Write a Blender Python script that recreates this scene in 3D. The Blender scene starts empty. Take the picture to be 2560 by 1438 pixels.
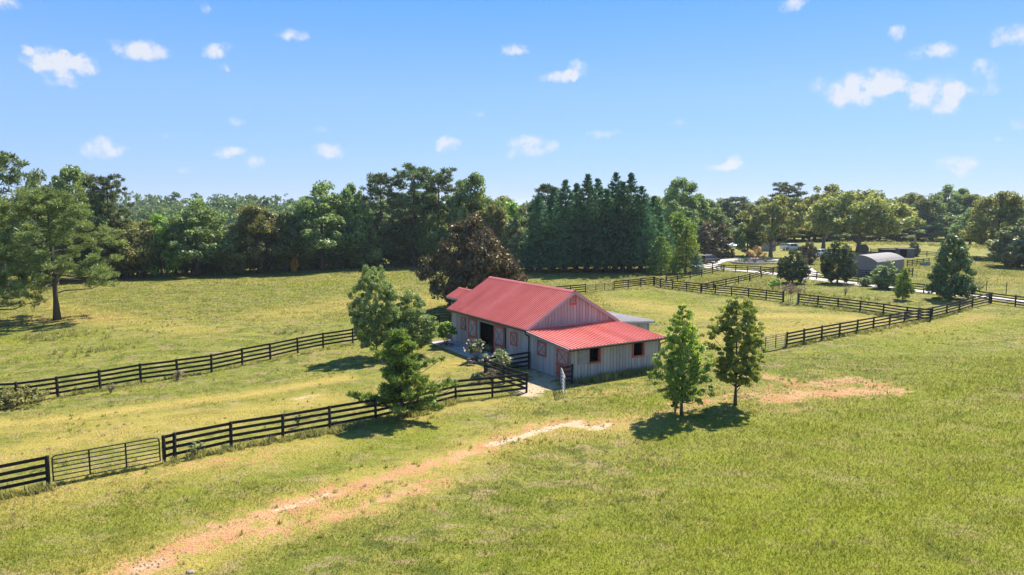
import bpy, math, random
import numpy as np
from mathutils import Vector, Matrix

R = math.radians
SC = bpy.context.scene
COL = SC.collection
rnd = random.Random(7)

# ------------------------------------------------------------------ camera, sky, sun, exposure
CAM_H, FOCAL, PITCH = 12.0, 1788.2, R(6.4675)
HAZE = .00012
cam_data = bpy.data.cameras.new('camera')
cam_data.sensor_width = 36.0
cam_data.lens = FOCAL / 2560 * 36.0
cam_data.clip_start, cam_data.clip_end = 0.1, 6000
cam = bpy.data.objects.new('camera', cam_data)
COL.objects.link(cam)
cam.location = (0, 0, CAM_H)
cam.rotation_euler = (R(90) - PITCH, 0, 0)
SC.camera = cam

SUN_EL, SUN_AZ = R(51), R(36)          # azimuth clockwise from +Y: the sun stands ahead and to the right
world = bpy.data.worlds.new('World')
SC.world = world
world.use_nodes = True
WN, WL = world.node_tree.nodes, world.node_tree.links
for n in list(WN):
    WN.remove(n)


def wn(kind, **kw):
    n = WN.new(kind)
    for k, v in kw.items():
        setattr(n, k, v)
    return n


def wmath(op, a, b=None, c=None, clamp=False):
    n = wn('ShaderNodeMath', operation=op, use_clamp=clamp)
    for i, v in enumerate((a, b, c)):
        if v is None:
            continue
        if isinstance(v, (int, float)):
            n.inputs[i].default_value = v
        else:
            WL.new(v, n.inputs[i])
    return n.outputs[0]


sky = wn('ShaderNodeTexSky', sky_type='NISHITA', sun_disc=False)
sky.sun_elevation, sky.sun_rotation = SUN_EL, SUN_AZ
sky.altitude, sky.air_density, sky.dust_density, sky.ozone_density = 200, 1.0, 0.1, 3.0
hsv = wn('ShaderNodeHueSaturation')
hsv.inputs['Hue'].default_value = 0.497
hsv.inputs['Saturation'].default_value = 1.12
hsv.inputs['Value'].default_value = 1.0
WL.new(sky.outputs[0], hsv.inputs['Color'])
# clear-air tint by height above the horizon, the same all the way round
tcs = wn('ShaderNodeTexCoord')
sps = wn('ShaderNodeSeparateXYZ')
WL.new(tcs.outputs['Generated'], sps.inputs[0])
tint = wn('ShaderNodeValToRGB')
tint.color_ramp.elements[0].position, tint.color_ramp.elements[0].color = 0.0, (1.02, 1.66, 3.2, 1)
tint.color_ramp.elements[1].position, tint.color_ramp.elements[1].color = 1.0, (.40, 1.1, 2.9, 1)
for pos_, col_ in ((.147, (.88, 1.62, 3.1, 1)), (.275, (.37, 1.24, 3.05, 1))):
    e_ = tint.color_ramp.elements.new(pos_)
    e_.color = col_
WL.new(sps.outputs[2], tint.inputs[0])
skymix = wn('ShaderNodeMix', data_type='RGBA')
skymix.inputs[0].default_value = .88
WL.new(hsv.outputs[0], skymix.inputs[6]); WL.new(tint.outputs[0], skymix.inputs[7])
# fair-weather clouds: soft blobs in azimuth / elevation, broken up with noise, repeating right round the sky
tc = wn('ShaderNodeTexCoord')
nz = wn('ShaderNodeTexNoise')
nz.inputs['Scale'].default_value = 26
nz.inputs['Detail'].default_value = 5
nz.inputs['Roughness'].default_value = 0.6
WL.new(tc.outputs['Generated'], nz.inputs['Vector'])
wsub = wn('ShaderNodeVectorMath', operation='SUBTRACT')
WL.new(nz.outputs['Color'], wsub.inputs[0])
wsub.inputs[1].default_value = (.5, .5, .5)
sep = wn('ShaderNodeSeparateXYZ')
WL.new(tc.outputs['Generated'], sep.inputs[0])
az = wmath('ARCTAN2', sep.outputs[0], sep.outputs[1])
az = wmath('WRAP', az, R(36.0), R(-36.0))
hyp = wmath('SQRT', wmath('ADD', wmath('MULTIPLY', sep.outputs[0], sep.outputs[0]),
                          wmath('MULTIPLY', sep.outputs[1], sep.outputs[1])))
vv = wmath('DIVIDE', sep.outputs[2], wmath('MAXIMUM', hyp, 0.05))
cmb = wn('ShaderNodeCombineXYZ')
WL.new(az, cmb.inputs[0]); WL.new(vv, cmb.inputs[1])
wadd = wn('ShaderNodeVectorMath', operation='MULTIPLY_ADD')
WL.new(wsub.outputs[0], wadd.inputs[0])
wadd.inputs[1].default_value = (.046, .026, 0)
WL.new(cmb.outputs[0], wadd.inputs[2])
CLOUDS = [  # seen from the field: (u, v, half width, half height, thickness)
    (8, 2, 30, 16, 1), (508, 12, 13, 15, .6), (52, 121, 15, 11, .8), (112, 148, 42, 21, 1), (165, 149, 32, 12, .9), (206, 160, 22, 20, .9),
    (130, 178, 28, 12, .6), (156, 204, 24, 14, .6), (352, 127, 50, 18, 1), (546, 126, 26, 15, .9), (566, 166, 12, 9, .6),
    (731, 88, 28, 14, .95), (256, 372, 38, 19, .85), (303, 383, 18, 11, .5), (430, 331, 18, 8, .5), (583, 306, 22, 10, .5),
    (572, 382, 27, 12, .85), (640, 404, 26, 14, .7), (465, 424, 17, 9, .4), (816, 379, 36, 14, .75), (802, 324, 24, 10, .4),
    (1290, 120, 33, 15, .8), (1178, 288, 20, 11, .4), (1122, 362, 23, 14, .7), (1328, 366, 52, 23, .9), (1282, 390, 18, 11, .5),
    (1398, 190, 44, 15, .9), (1442, 172, 26, 22, .9), (1510, 337, 36, 10, .65), (1450, 374, 19, 11, .35), (1702, 311, 27, 13, .45),
    (1812, 415, 30, 10, .8), (1838, 404, 16, 14, .7), (1982, 10, 28, 15, .7), (2243, 83, 22, 14, .65), (2320, 130, 43, 17, .85),
    (2530, 90, 34, 20, .9), (2155, 215, 68, 31, 1), (2122, 250, 36, 18, .6), (2036, 212, 15, 22, .5), (2230, 222, 40, 12, .6),
    (2340, 228, 42, 30, .8), (2396, 230, 23, 18, .7), (2292, 248, 20, 24, .5), (2364, 270, 24, 15, .55), (2440, 172, 13, 12, .7),
    (2472, 176, 13, 18, .5), (2470, 220, 20, 13, .4), (2380, 408, 44, 16, .65), (2412, 430, 20, 16, .5), (2537, 308, 11, 11, .5), (2495, 343, 12, 8, .5)]


def sight(u, v):
    X, U = (u - 1280) / FOCAL, (719 - v) / FOCAL
    c, s = math.cos(PITCH), math.sin(PITCH)
    return np.array([X, c + U * s, -s + U * c])


acc = None
for (u, v, ru, rv, st) in CLOUDS:
    d = sight(u, v)
    a0, v0 = math.atan2(d[0], d[1]), d[2] / math.hypot(d[0], d[1])
    su, sv = FOCAL / (ru * 1.45), FOCAL / (rv * 1.45)
    m = wn('ShaderNodeVectorMath', operation='MULTIPLY_ADD')
    WL.new(wadd.outputs[0], m.inputs[0])
    m.inputs[1].default_value = (su, sv, 0)
    m.inputs[2].default_value = (-a0 * su, -v0 * sv, 0)
    q = wn('ShaderNodeVectorMath', operation='DOT_PRODUCT')
    WL.new(m.outputs[0], q.inputs[0]); WL.new(m.outputs[0], q.inputs[1])
    val = wmath('MULTIPLY_ADD', q.outputs['Value'], -st, st, clamp=True)
    acc = val if acc is None else wmath('ADD', acc, val)
ramp = wn('ShaderNodeMapRange', interpolation_type='SMOOTHSTEP')
nz2 = wn('ShaderNodeTexNoise')
nz2.inputs['Scale'].default_value = 55
nz2.inputs['Detail'].default_value = 6
nz2.inputs['Roughness'].default_value = 0.62
WL.new(tc.outputs['Generated'], nz2.inputs['Vector'])
eros = wmath('MULTIPLY_ADD', nz2.outputs['Fac'], 2.6, -.55)
WL.new(wmath('MULTIPLY', acc, eros), ramp.inputs['Value'])
ramp.inputs['From Min'].default_value, ramp.inputs['From Max'].default_value = 0.10, 0.85
ramp.inputs['To Max'].default_value = 0.86
cmix = wn('ShaderNodeMix', data_type='RGBA')
WL.new(ramp.outputs[0], cmix.inputs['Factor'])
WL.new(skymix.outputs[2], cmix.inputs[6])
cmix.inputs[7].default_value = (2.9, 2.95, 3.15, 1)
bg = wn('ShaderNodeBackground')
bg.inputs['Strength'].default_value = 0.125
WL.new(cmix.outputs[2], bg.inputs['Color'])
wo = wn('ShaderNodeOutputWorld')
WL.new(bg.outputs[0], wo.inputs['Surface'])

sun_data = bpy.data.lights.new('sun', 'SUN')
sun_data.energy, sun_data.angle, sun_data.color = 4.8, R(0.53), (1.0, 0.93, 0.82)
sun = bpy.data.objects.new('sun', sun_data)
COL.objects.link(sun)
sdir = Vector((math.cos(SUN_EL) * math.sin(SUN_AZ), math.cos(SUN_EL) * math.cos(SUN_AZ), math.sin(SUN_EL)))
sun.rotation_euler = sdir.to_track_quat('Z', 'Y').to_euler()
sun.location = sdir * 200

VS = SC.view_settings
VS.view_transform, VS.look, VS.gamma, VS.exposure = 'Standard', 'None', 1.0, 1.25
VS.use_curve_mapping = False


# ------------------------------------------------------------------ materials
class NT:
    def __init__(self, name):
        self.m = bpy.data.materials.new(name)
        self.m.use_nodes = True
        self.t = self.m.node_tree
        self.t.nodes.clear()

    def n(self, kind, ins=None, **kw):
        n = self.t.nodes.new(kind)
        for k, v in kw.items():
            setattr(n, k, v)
        for k, v in (ins or {}).items():
            self.put(n.inputs[k], v)
        return n

    def put(self, sock, v):
        if isinstance(v, bpy.types.NodeSocket):
            self.t.links.new(v, sock)
        else:
            if isinstance(v, (tuple, list)) and len(v) == 3 and sock.type == 'RGBA':
                v = (*v, 1)
            sock.default_value = v

    def mix(self, f, a, b):
        n = self.n('ShaderNodeMix', data_type='RGBA')
        self.put(n.inputs[0], f); self.put(n.inputs[6], a); self.put(n.inputs[7], b)
        return n.outputs[2]

    def math(self, op, a, b=None, clamp=False):
        n = self.n('ShaderNodeMath', operation=op, use_clamp=clamp)
        self.put(n.inputs[0], a)
        if b is not None:
            self.put(n.inputs[1], b)
        return n.outputs[0]

    def noise(self, scale, detail=3, rough=.55, vec=None, dist=0.0):
        n = self.n('ShaderNodeTexNoise', {'Scale': scale, 'Detail': detail, 'Roughness': rough, 'Distortion': dist})
        if vec is not None:
            self.put(n.inputs['Vector'], vec)
        return n.outputs['Fac']

    def rng(self, v, a, b, c=0.0, d=1.0):
        n = self.n('ShaderNodeMapRange', {'Value': v, 'From Min': a, 'From Max': b, 'To Min': c, 'To Max': d}, interpolation_type='SMOOTHSTEP')
        return n.outputs[0]

    def out(self, sh):
        o = self.n('ShaderNodeOutputMaterial')
        self.t.links.new(sh, o.inputs['Surface'])
        return self.m

    def principled(self, col, rough=.8, bump=None, bstr=.3, bdist=.02, spec=.3, metal=0):
        p = self.n('ShaderNodeBsdfPrincipled', {'Base Color': col, 'Roughness': rough, 'Specular IOR Level': spec, 'Metallic': metal})
        if bump is not None:
            b = self.n('ShaderNodeBump', {'Height': bump, 'Strength': bstr, 'Distance': bdist})
            self.t.links.new(b.outputs[0], p.inputs['Normal'])
        return p.outputs[0]


def pasture_colour(k, ground):
    """Colour of the sward over world position plus the painted-on cover mask (bare clay, sand, straw, lush)."""
    pos = k.n('ShaderNodeNewGeometry').outputs['Position']
    cov = k.n('ShaderNodeAttribute', attribute_name='cover')
    sp = k.n('ShaderNodeSeparateColor', {'Color': cov.outputs['Color']})
    dirt, sand, straw, lush = sp.outputs[0], sp.outputs[1], sp.outputs[2], cov.outputs['Alpha']
    mp = k.n('ShaderNodeMapping', {'Vector': pos, 'Rotation': (0, 0, R(-20)), 'Scale': (1.0, 2.2, 1)}).outputs[0]
    big = k.noise(.035, 4, .6, mp)
    mid = k.noise(.28, 4, .6, pos)
    fine = k.noise(1.7, 4, .65, pos)
    tiny = k.noise(9.0, 3, .7, pos)
    c = k.mix(k.rng(big, .40, .60), (.158, .176, .028), (.208, .200, .042))
    c = k.mix(k.rng(mid, .47, .60, 0, .9), c, (.125, .150, .018))
    c = k.mix(k.rng(fine, .50, .75, 0, .5), c, (.33, .265, .080))
    c = k.mix(k.rng(fine, .42, .26, 0, .45), c, (.085, .090, .022))
    brown = k.math('MULTIPLY', k.rng(k.noise(.42, 6, .72, mp), .50, .62), .85)
    c = k.mix(brown, c, (.27, .205, .105))
    c = k.mix(k.rng(k.noise(.75, 5, .7, k.n('ShaderNodeVectorMath', {0: pos, 1: (31, 17, 0)}, operation='ADD').outputs[0]), .52, .62, 0, .85), c, (.078, .098, .018))
    c = k.mix(k.rng(k.noise(.20, 5, .65, k.n('ShaderNodeVectorMath', {0: mp, 1: (7, 51, 0)}, operation='ADD').outputs[0]), .54, .64, 0, .6), c, (.265, .245, .042))
    c = k.mix(k.math('MULTIPLY', lush, k.rng(mid, .30, .55, .35, .95)), c, (.175, .200, .014))
    c = k.mix(k.math('MULTIPLY', straw, k.rng(fine, .30, .62, .60, 1.0)), c, (.40, .295, .075))
    if ground:
        c = k.mix(k.rng(tiny, .45, .75, 0, .3), c, (.17, .13, .055))
        e1 = k.math('ADD', k.math('MULTIPLY', k.math('SUBTRACT', fine, .5), 1.5), k.math('MULTIPLY', k.math('SUBTRACT', tiny, .5), .9))
        dm = k.rng(k.math('ADD', dirt, k.math('MULTIPLY', e1, 1.7)), .34, .78)
        clay = k.mix(k.rng(mid, .35, .65), (.38, .190, .085), (.43, .255, .128))
        clay = k.mix(k.rng(tiny, .45, .7, 0, .4), clay, (.24, .105, .048))
        c = k.mix(dm, c, clay)
        sm = k.rng(k.math('ADD', sand, k.math('MULTIPLY', e1, .8)), .40, .68)
        c = k.mix(sm, c, k.mix(fine, (.36, .26, .15), (.52, .40, .26)))
        return c, k.math('ADD', k.math('MULTIPLY', fine, .5), tiny)
    return c, None


k = NT('pasture_ground')
gc, gb = pasture_colour(k, True)
M_GROUND = k.out(k.principled(gc, .95, gb, .9, .10, .1))

k = NT('grass_blades')
gc, _ = pasture_colour(k, False)
ri = k.n('ShaderNodeNewGeometry').outputs['Random Per Island']
gc = k.mix(k.rng(ri, 0, 1, 0, .28), gc, (.32, .285, .075))
hs = k.n('ShaderNodeHueSaturation', {'Color': gc, 'Value': k.rng(k.math('FRACT', k.math('MULTIPLY', ri, 7.31)), 0, 1, .75, 1.75)})
geo = k.n('ShaderNodeNewGeometry')
up = k.n('ShaderNodeVectorMath', {0: geo.outputs['Normal'], 1: (0, 0, 1.8)}, operation='ADD')
upn = k.n('ShaderNodeVectorMath', {0: up.outputs[0]}, operation='NORMALIZE')
df = k.n('ShaderNodeBsdfDiffuse', {'Color': hs.outputs[0], 'Normal': upn.outputs[0]})
tr = k.n('ShaderNodeBsdfTranslucent', {'Color': hs.outputs[0]})
mx = k.n('ShaderNodeMixShader', {0: .38, 1: df.outputs[0], 2: tr.outputs[0]})
M_GRASS = k.out(mx.outputs[0])


def leaf_mat(name, dark, light, tip=None, trans=.35, gloss=.12, rough=.45, spread=1.0, nscale=.5, gloss_col=(1, 1, 1), gain=2.0):
    dark, light = tuple(c * gain for c in dark), tuple(c * gain for c in light)
    tip = tuple(c * gain for c in tip) if tip else None
    k = NT(name)
    g = k.n('ShaderNodeNewGeometry')
    ri = g.outputs['Random Per Island']
    ob = k.n('ShaderNodeTexCoord').outputs['Object']
    cl = k.noise(nscale, 3, .6, ob)
    oi = k.n('ShaderNodeObjectInfo').outputs['Random']
    c = k.mix(k.rng(k.math('ADD', k.math('MULTIPLY', ri, .55), k.math('MULTIPLY', cl, .9)), .35, 1.1), dark, light)
    if tip:
        c = k.mix(k.rng(k.math('FRACT', k.math('MULTIPLY', ri, 5.17)), .8, 1.0, 0, .8), c, tip)
    h = k.n('ShaderNodeHueSaturation', {'Color': c, 'Hue': k.rng(oi, 0, 1, .485, .512), 'Value': k.rng(oi, 0, 1, 1 - .22 * spread, 1 + .22 * spread)})
    d = k.n('ShaderNodeBsdfDiffuse', {'Color': h.outputs[0]})
    h2 = k.n('ShaderNodeHueSaturation', {'Color': h.outputs[0], 'Hue': .485, 'Saturation': 1.1, 'Value': 1.5})
    t = k.n('ShaderNodeBsdfTranslucent', {'Color': h2.outputs[0]})
    m1 = k.n('ShaderNodeMixShader', {0: trans, 1: d.outputs[0], 2: t.outputs[0]})
    gl = k.n('ShaderNodeBsdfGlossy', {'Color': (*gloss_col, 1), 'Roughness': rough})
    m2 = k.n('ShaderNodeMixShader', {0: gloss * .4, 1: m1.outputs[0], 2: gl.outputs[0]})
    return k.out(m2.outputs[0])


L_OAK = leaf_mat('foliage_hardwood', (.030, .052, .018), (.088, .118, .038), (.14, .15, .06), .42, .07, gain=2.6)
L_OAK2 = leaf_mat('foliage_hardwood_olive', (.045, .058, .018), (.120, .128, .038), (.17, .15, .06), .42, .06, gain=2.3)
L_GREEN = leaf_mat('foliage_fresh', (.040, .080, .016), (.125, .185, .032), (.20, .24, .05), .40, .06)
L_PINE = leaf_mat('needles_pine', (.034, .058, .018), (.110, .140, .040), (.15, .15, .06), .32, .05, gain=2.1)
L_PINE_FAR = leaf_mat('needles_pine_dark', (.030, .050, .020), (.080, .108, .038), (.11, .10, .05), .25, .07)
L_CYP = leaf_mat('foliage_cypress', (.018, .048, .022), (.050, .092, .038), None, .22, .04, nscale=.35, gain=2.2)
L_CEDAR = leaf_mat('foliage_cedar', (.032, .062, .014), (.115, .150, .028), (.16, .17, .04), .32, .05)
L_SPRUCE = leaf_mat('foliage_blue_spruce', (.060, .090, .080), (.150, .190, .175), None, .2, .05)
L_WILLOW = leaf_mat('foliage_willow_oak', (.038, .066, .016), (.125, .150, .045), (.20, .21, .085), .42, .10, gain=1.85)
L_PINOAK = leaf_mat('foliage_pin_oak', (.040, .072, .012), (.145, .178, .032), (.24, .24, .06), .48, .10, gain=2.15)
L_MAG = leaf_mat('foliage_magnolia', (.020, .028, .010), (.078, .056, .026), (.19, .090, .038), .12, .14, .45, nscale=.9, gain=1.75, gloss_col=(1, .88, .72))
L_MAG_G = leaf_mat('foliage_magnolia_green', (.024, .044, .016), (.075, .100, .032), (.15, .155, .06), .20, .07, .40)
L_PECAN = leaf_mat('foliage_pecan', (.058, .074, .022), (.142, .150, .050), (.20, .19, .07), .40, .05, gain=2.1)
L_MYRTLE = leaf_mat('foliage_crape_myrtle', (.042, .052, .022), (.120, .098, .052), (.18, .110, .080), .25, .05, gain=1.6)
L_MAPLE = leaf_mat('foliage_maple_red', (.085, .050, .024), (.190, .100, .045), None, .35, .05, gain=1.5)
L_SHRUB = leaf_mat('foliage_shrub', (.045, .068, .024), (.130, .155, .058), (.24, .24, .14), .35, .09)
L_BROWN = leaf_mat('foliage_brown_scrub', (.090, .070, .042), (.190, .150, .095), None, .25, .03)
L_WEED = leaf_mat('foliage_weeds', (.060, .080, .024), (.190, .190, .060), (.33, .27, .12), .40, .04)
L_PAINTED_SUN = leaf_mat('foliage_painted_sun', (.45, .30, .035), (.62, .46, .08), None, .5, .03, gain=1.5)  # bright yellow puts sunlight into the leaf colour, the spot itself is shaded
L_PETAL = leaf_mat('rose_petals', (.62, .52, .42), (.80, .76, .66), (.72, .40, .34), .3, .03, gain=1.0)
L_PALM = leaf_mat('foliage_ornamental_grass', (.07, .12, .025), (.19, .25, .06), None, .4, .05)

k = NT('bark')
oc = k.n('ShaderNodeTexCoord').outputs['Object']
bv = k.noise(5, 5, .7, k.n('ShaderNodeMapping', {'Vector': oc, 'Scale': (3, 3, .6)}).outputs[0])
M_BARK = k.out(k.principled(k.mix(bv, (.045, .034, .025), (.150, .120, .095)), .9, bv, .7, .05))
k = NT('bark_pale')
oc = k.n('ShaderNodeTexCoord').outputs['Object']
bv = k.noise(5, 5, .7, k.n('ShaderNodeMapping', {'Vector': oc, 'Scale': (3, 3, .6)}).outputs[0])
M_BARK2 = k.out(k.principled(k.mix(bv, (.11, .09, .07), (.27, .23, .18)), .9, bv, .7, .05))


def wood_mat(name, a, b, c=None, rough=.75, stretch=(1, 1, .06), scale=6, spec=.25, wear=None):
    k = NT(name)
    oc = k.n('ShaderNodeTexCoord').outputs['Object']
    oi = k.n('ShaderNodeObjectInfo').outputs['Random']
    off = k.n('ShaderNodeCombineXYZ', {'X': k.math('MULTIPLY', oi, 37), 'Y': k.math('MULTIPLY', oi, 91), 'Z': k.math('MULTIPLY', oi, 13)})
    v = k.n('ShaderNodeVectorMath', {0: oc, 1: off.outputs[0]}, operation='ADD').outputs[0]
    g = k.noise(scale, 5, .65, k.n('ShaderNodeMapping', {'Vector': v, 'Scale': stretch}).outputs[0])
    col = k.mix(k.rng(g, .3, .7), a, b)
    if c:
        col = k.mix(k.rng(k.noise(1.1, 4, .7, v), .55, .75, 0, .7), col, c)
    h = k.n('ShaderNodeHueSaturation', {'Color': col, 'Value': k.rng(oi, 0, 1, .86, 1.12)})
    return k.out(k.principled(h.outputs[0], rough, g, .35, .01, spec))


M_FENCE = wood_mat('black_stained_fence_wood', (.008, .008, .009), (.022, .020, .020), (.040, .032, .026), .7, (1, 1, 1), 4, .3)
M_FENCE_OLD = wood_mat('weathered_fence_wood', (.030, .026, .023), (.075, .062, .050), (.12, .10, .08), .85, (1, 1, 1), 4)
M_SIDING = wood_mat('grey_barn_siding', (.385, .340, .305), (.43, .382, .345), (.335, .292, .262), .8, (4, 4, .35), 3, .2)
M_SIDING2 = wood_mat('grey_green_trim', (.20, .20, .185), (.27, .265, .245), None, .75, (1, 1, 1), 4)
M_BACKING = wood_mat('dark_wall_backing', (.030, .028, .027), (.050, .046, .044))
M_TRIM = wood_mat('pale_fascia_paint', (.38, .35, .33), (.46, .43, .41), (.30, .27, .25), .6, (1, 1, 1), 5)
M_REDTRIM = wood_mat('faded_red_paint', (.41, .090, .054), (.47, .128, .084), (.44, .19, .145), .7, (1, 1, 1), 4)
M_REDDARK = wood_mat('dull_red_brace_paint', (.27, .105, .085), (.34, .15, .12), None, .75, (1, 1, 1), 5)
M_PALEPINK = wood_mat('faded_pink_panel_paint', (.36, .24, .21), (.44, .33, .29), (.33, .29, .27), .75, (1, 1, 1), 3)
M_PANEL = wood_mat('grey_white_panel_paint', (.31, .275, .26), (.38, .34, .32), None, .7, (1, 1, 1), 3)
M_INTERIOR = wood_mat('barn_interior_wood', (.035, .028, .022), (.065, .052, .040))
M_CORRAL = wood_mat('corral_steel_grey', (.10, .10, .10), (.16, .155, .15), None, .6, (1, 1, 1), 3)


def metal_roof(name, a, b, rough, spec=.5):
    k = NT(name)
    pos = k.n('ShaderNodeNewGeometry').outputs['Position']
    oi = k.n('ShaderNodeObjectInfo').outputs['Random']
    w = k.noise(.9, 5, .7, pos)
    c = k.mix(k.rng(w, .3, .72), a, b)
    h = k.n('ShaderNodeHueSaturation', {'Color': c, 'Value': k.rng(oi, 0, 1, .95, 1.05), 'Saturation': k.rng(oi, 0, 1, 1.03, .97)})
    return k.out(k.principled(h.outputs[0], k.rng(w, .2, .8, rough - .06, rough + .1), None, spec=spec))


M_ROOF = metal_roof('red_metal_roofing', (.67, .165, .120), (.73, .220, .168), .40, .45)
M_GREYROOF = metal_roof('grey_metal_roofing', (.50, .455, .415), (.58, .53, .485), .6)
M_CARROOF = metal_roof('weathered_arch_roofing', (.15, .138, .132), (.20, .185, .175), .65, .2)
M_CARPORT = metal_roof('galvanised_shed_metal', (.17, .158, .150), (.215, .20, .19), .6)


def plain(name, col, rough=.5, metal=0, spec=.4, var=.0):
    k = NT(name)
    c = col
    if var:
        n = k.noise(2.2, 4, .65, k.n('ShaderNodeTexCoord').outputs['Object'])
        c = k.mix(k.rng(n, .3, .7), tuple(x * (1 - var) for x in col), tuple(min(1, x * (1 + var)) for x in col))
    return k.out(k.principled(c, rough, None, spec=spec, metal=metal))


M_GUTTER = plain('dark_gutter_metal', (.030, .026, .024), .45, 0, .5, .2)
M_GATE = plain('black_tube_steel', (.010, .010, .011), .45, 0, .5, .2)
M_GATE_L = plain('bare_tube_steel', (.42, .41, .40), .40, .3, .5, .15)
M_GATE_BR = plain('rusty_tube_steel', (.085, .065, .050), .6, .1, .4, .3)
M_CONCRETE = plain('weathered_concrete', (.36, .33, .30), .9, 0, .2, .22)
M_ROADM = plain('pale_gravel_drive', (.46, .42, .37), .95, 0, .1, .20)
M_STONE = plain('field_stone', (.27, .20, .16), .9, 0, .2, .4)
M_STONE_T = plain('dusty_tan_stone', (.30, .235, .165), .95, 0, .1, .3)
M_STONE_P = plain('pale_edging_stone', (.47, .43, .38), .9, 0, .2, .3)
M_SOIL = plain('dark_bed_soil', (.10, .075, .055), .95, 0, .1, .3)
M_TAN = plain('tan_shed_paint', (.36, .30, .24), .8, 0, .2, .1)
M_WHITE = plain('white_car_paint', (.74, .75, .77), .25, 0, .5)
M_SILVER = plain('pewter_car_paint', (.26, .245, .22), .28, .35, .5)
M_BROWNP = plain('brown_lower_paint', (.075, .05, .042), .4, 0, .5)
M_GLASS = plain('tinted_car_glass', (.012, .014, .018), .06, 0, .6)
M_RUBBER = plain('tyre_rubber', (.015, .015, .015), .8)
M_RIM = plain('wheel_alloy', (.45, .45, .46), .3, .8)
M_LAMPR = plain('red_lamp_lens', (.35, .012, .010), .25)
M_LAMPW = plain('clear_lamp_lens', (.65, .65, .62), .2)
M_BOAT = plain('white_gel_coat', (.80, .80, .79), .35, 0, .4, .05)
M_HAY = plain('weathered_hay', (.15, .11, .075), .95, 0, .1, .35)
M_DARKSHED = plain('dark_stained_shed', (.045, .036, .030), .85, 0, .2, .35)
M_IRON = plain('wrought_iron', (.02, .018, .017), .5)
M_TARP = plain('teal_plastic', (.12, .22, .24), .6, 0, .3, .2)


# ------------------------------------------------------------------ builders
class MB:
    def __init__(self):
        self.v, self.f = [], []

    def add(self, vs, fs):
        o = len(self.v)
        self.v += [tuple(p) for p in vs]
        self.f += [tuple(i + o for i in q) for q in fs]
        return self

    def box(self, c, s, mat=None):
        x, y, z = (d / 2 for d in s)
        vs = [Vector((a * x, b * y, e * z)) for a in (-1, 1) for b in (-1, 1) for e in (-1, 1)]
        if mat is not None:
            vs = [mat @ p for p in vs]
        vs = [p + Vector(c) for p in vs]
        return self.add(vs, [(0, 1, 3, 2), (4, 6, 7, 5), (0, 4, 5, 1), (2, 3, 7, 6), (0, 2, 6, 4), (1, 5, 7, 3)])

    def bar(self, a, b, w, t, up=(0, 0, 1)):
        """box from a to b; w is the size along up, t the thickness"""
        a, b = Vector(a), Vector(b)
        d = (b - a)
        ln = d.length
        d.normalize()
        s = d.cross(Vector(up)).normalized()
        u = s.cross(d)
        mt = Matrix((d, s, u)).transposed()
        return self.box((a + b) / 2, (ln, t, w), mt)

    def tube(self, pts, rad, n=6, caps=True):
        pts = [Vector(p) for p in pts]
        if isinstance(rad, (int, float)):
            rad = [rad] * len(pts)
        o = len(self.v)
        prev = None
        for i, p in enumerate(pts):
            d = (pts[min(i + 1, len(pts) - 1)] - pts[max(i - 1, 0)]).normalized()
            ref = prev if prev is not None else (Vector((1, 0, 0)) if abs(d.x) < .9 else Vector((0, 1, 0)))
            s = (ref - d * ref.dot(d)).normalized()
            prev = s
            t = d.cross(s)
            for j in range(n):
                a = 2 * math.pi * j / n
                self.v.append(tuple(p + (s * math.cos(a) + t * math.sin(a)) * rad[i]))
        for i in range(len(pts) - 1):
            for j in range(n):
                a, b = o + i * n + j, o + i * n + (j + 1) % n
                self.f.append((a, b, b + n, a + n))
        if caps:
            self.f.append(tuple(o + j for j in range(n))[::-1])
            self.f.append(tuple(o + (len(pts) - 1) * n + j for j in range(n)))
        return self

    def prism(self, poly, axis_pts):
        """poly: list of 3D points; extruded by a vector"""
        n = len(poly)
        ev = Vector(axis_pts)
        vs = [Vector(p) for p in poly] + [Vector(p) + ev for p in poly]
        fs = [tuple(range(n))[::-1], tuple(range(n, 2 * n))]
        for i in range(n):
            j = (i + 1) % n
            fs.append((i, j, j + n, i + n))
        return self.add(vs, fs)

    def mesh(self, name, mat, smooth=False):
        me = bpy.data.meshes.new(name)
        me.from_pydata(self.v, [], self.f)
        if mat:
            me.materials.append(mat)
        if smooth:
            me.polygons.foreach_set('use_smooth', [True] * len(me.polygons))
        me.update()
        return me

    def build(self, name, mat, parent=None, smooth=False):
        return link(name, self.mesh(name, mat, smooth), parent)


def link(name, mesh, parent=None, loc=None, rot=None, scale=None):
    o = bpy.data.objects.new(name, mesh)
    COL.objects.link(o)
    if parent is not None:
        o.parent = parent
    if loc is not None:
        o.location = loc
    if rot is not None:
        o.rotation_euler = rot
    if scale is not None:
        o.scale = scale
    return o


def tag(o, label, cat, group=None):
    o['label'], o['category'] = label, cat
    if group:
        o['group'] = group
    return o


def thing(name, label, cat, loc=(0, 0, 0), rz=0.0, group=None, scale=None):
    o = link(name, None, None, loc, (0, 0, rz), scale)
    o.empty_display_size = .3
    return tag(o, label, cat, group)


def structure(o):
    o['kind'] = 'structure'
    return o


def stuff(o, label=None, cat=None):
    o['kind'] = 'stuff'
    if label:
        o['label'], o['category'] = label, cat
    return o


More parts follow.
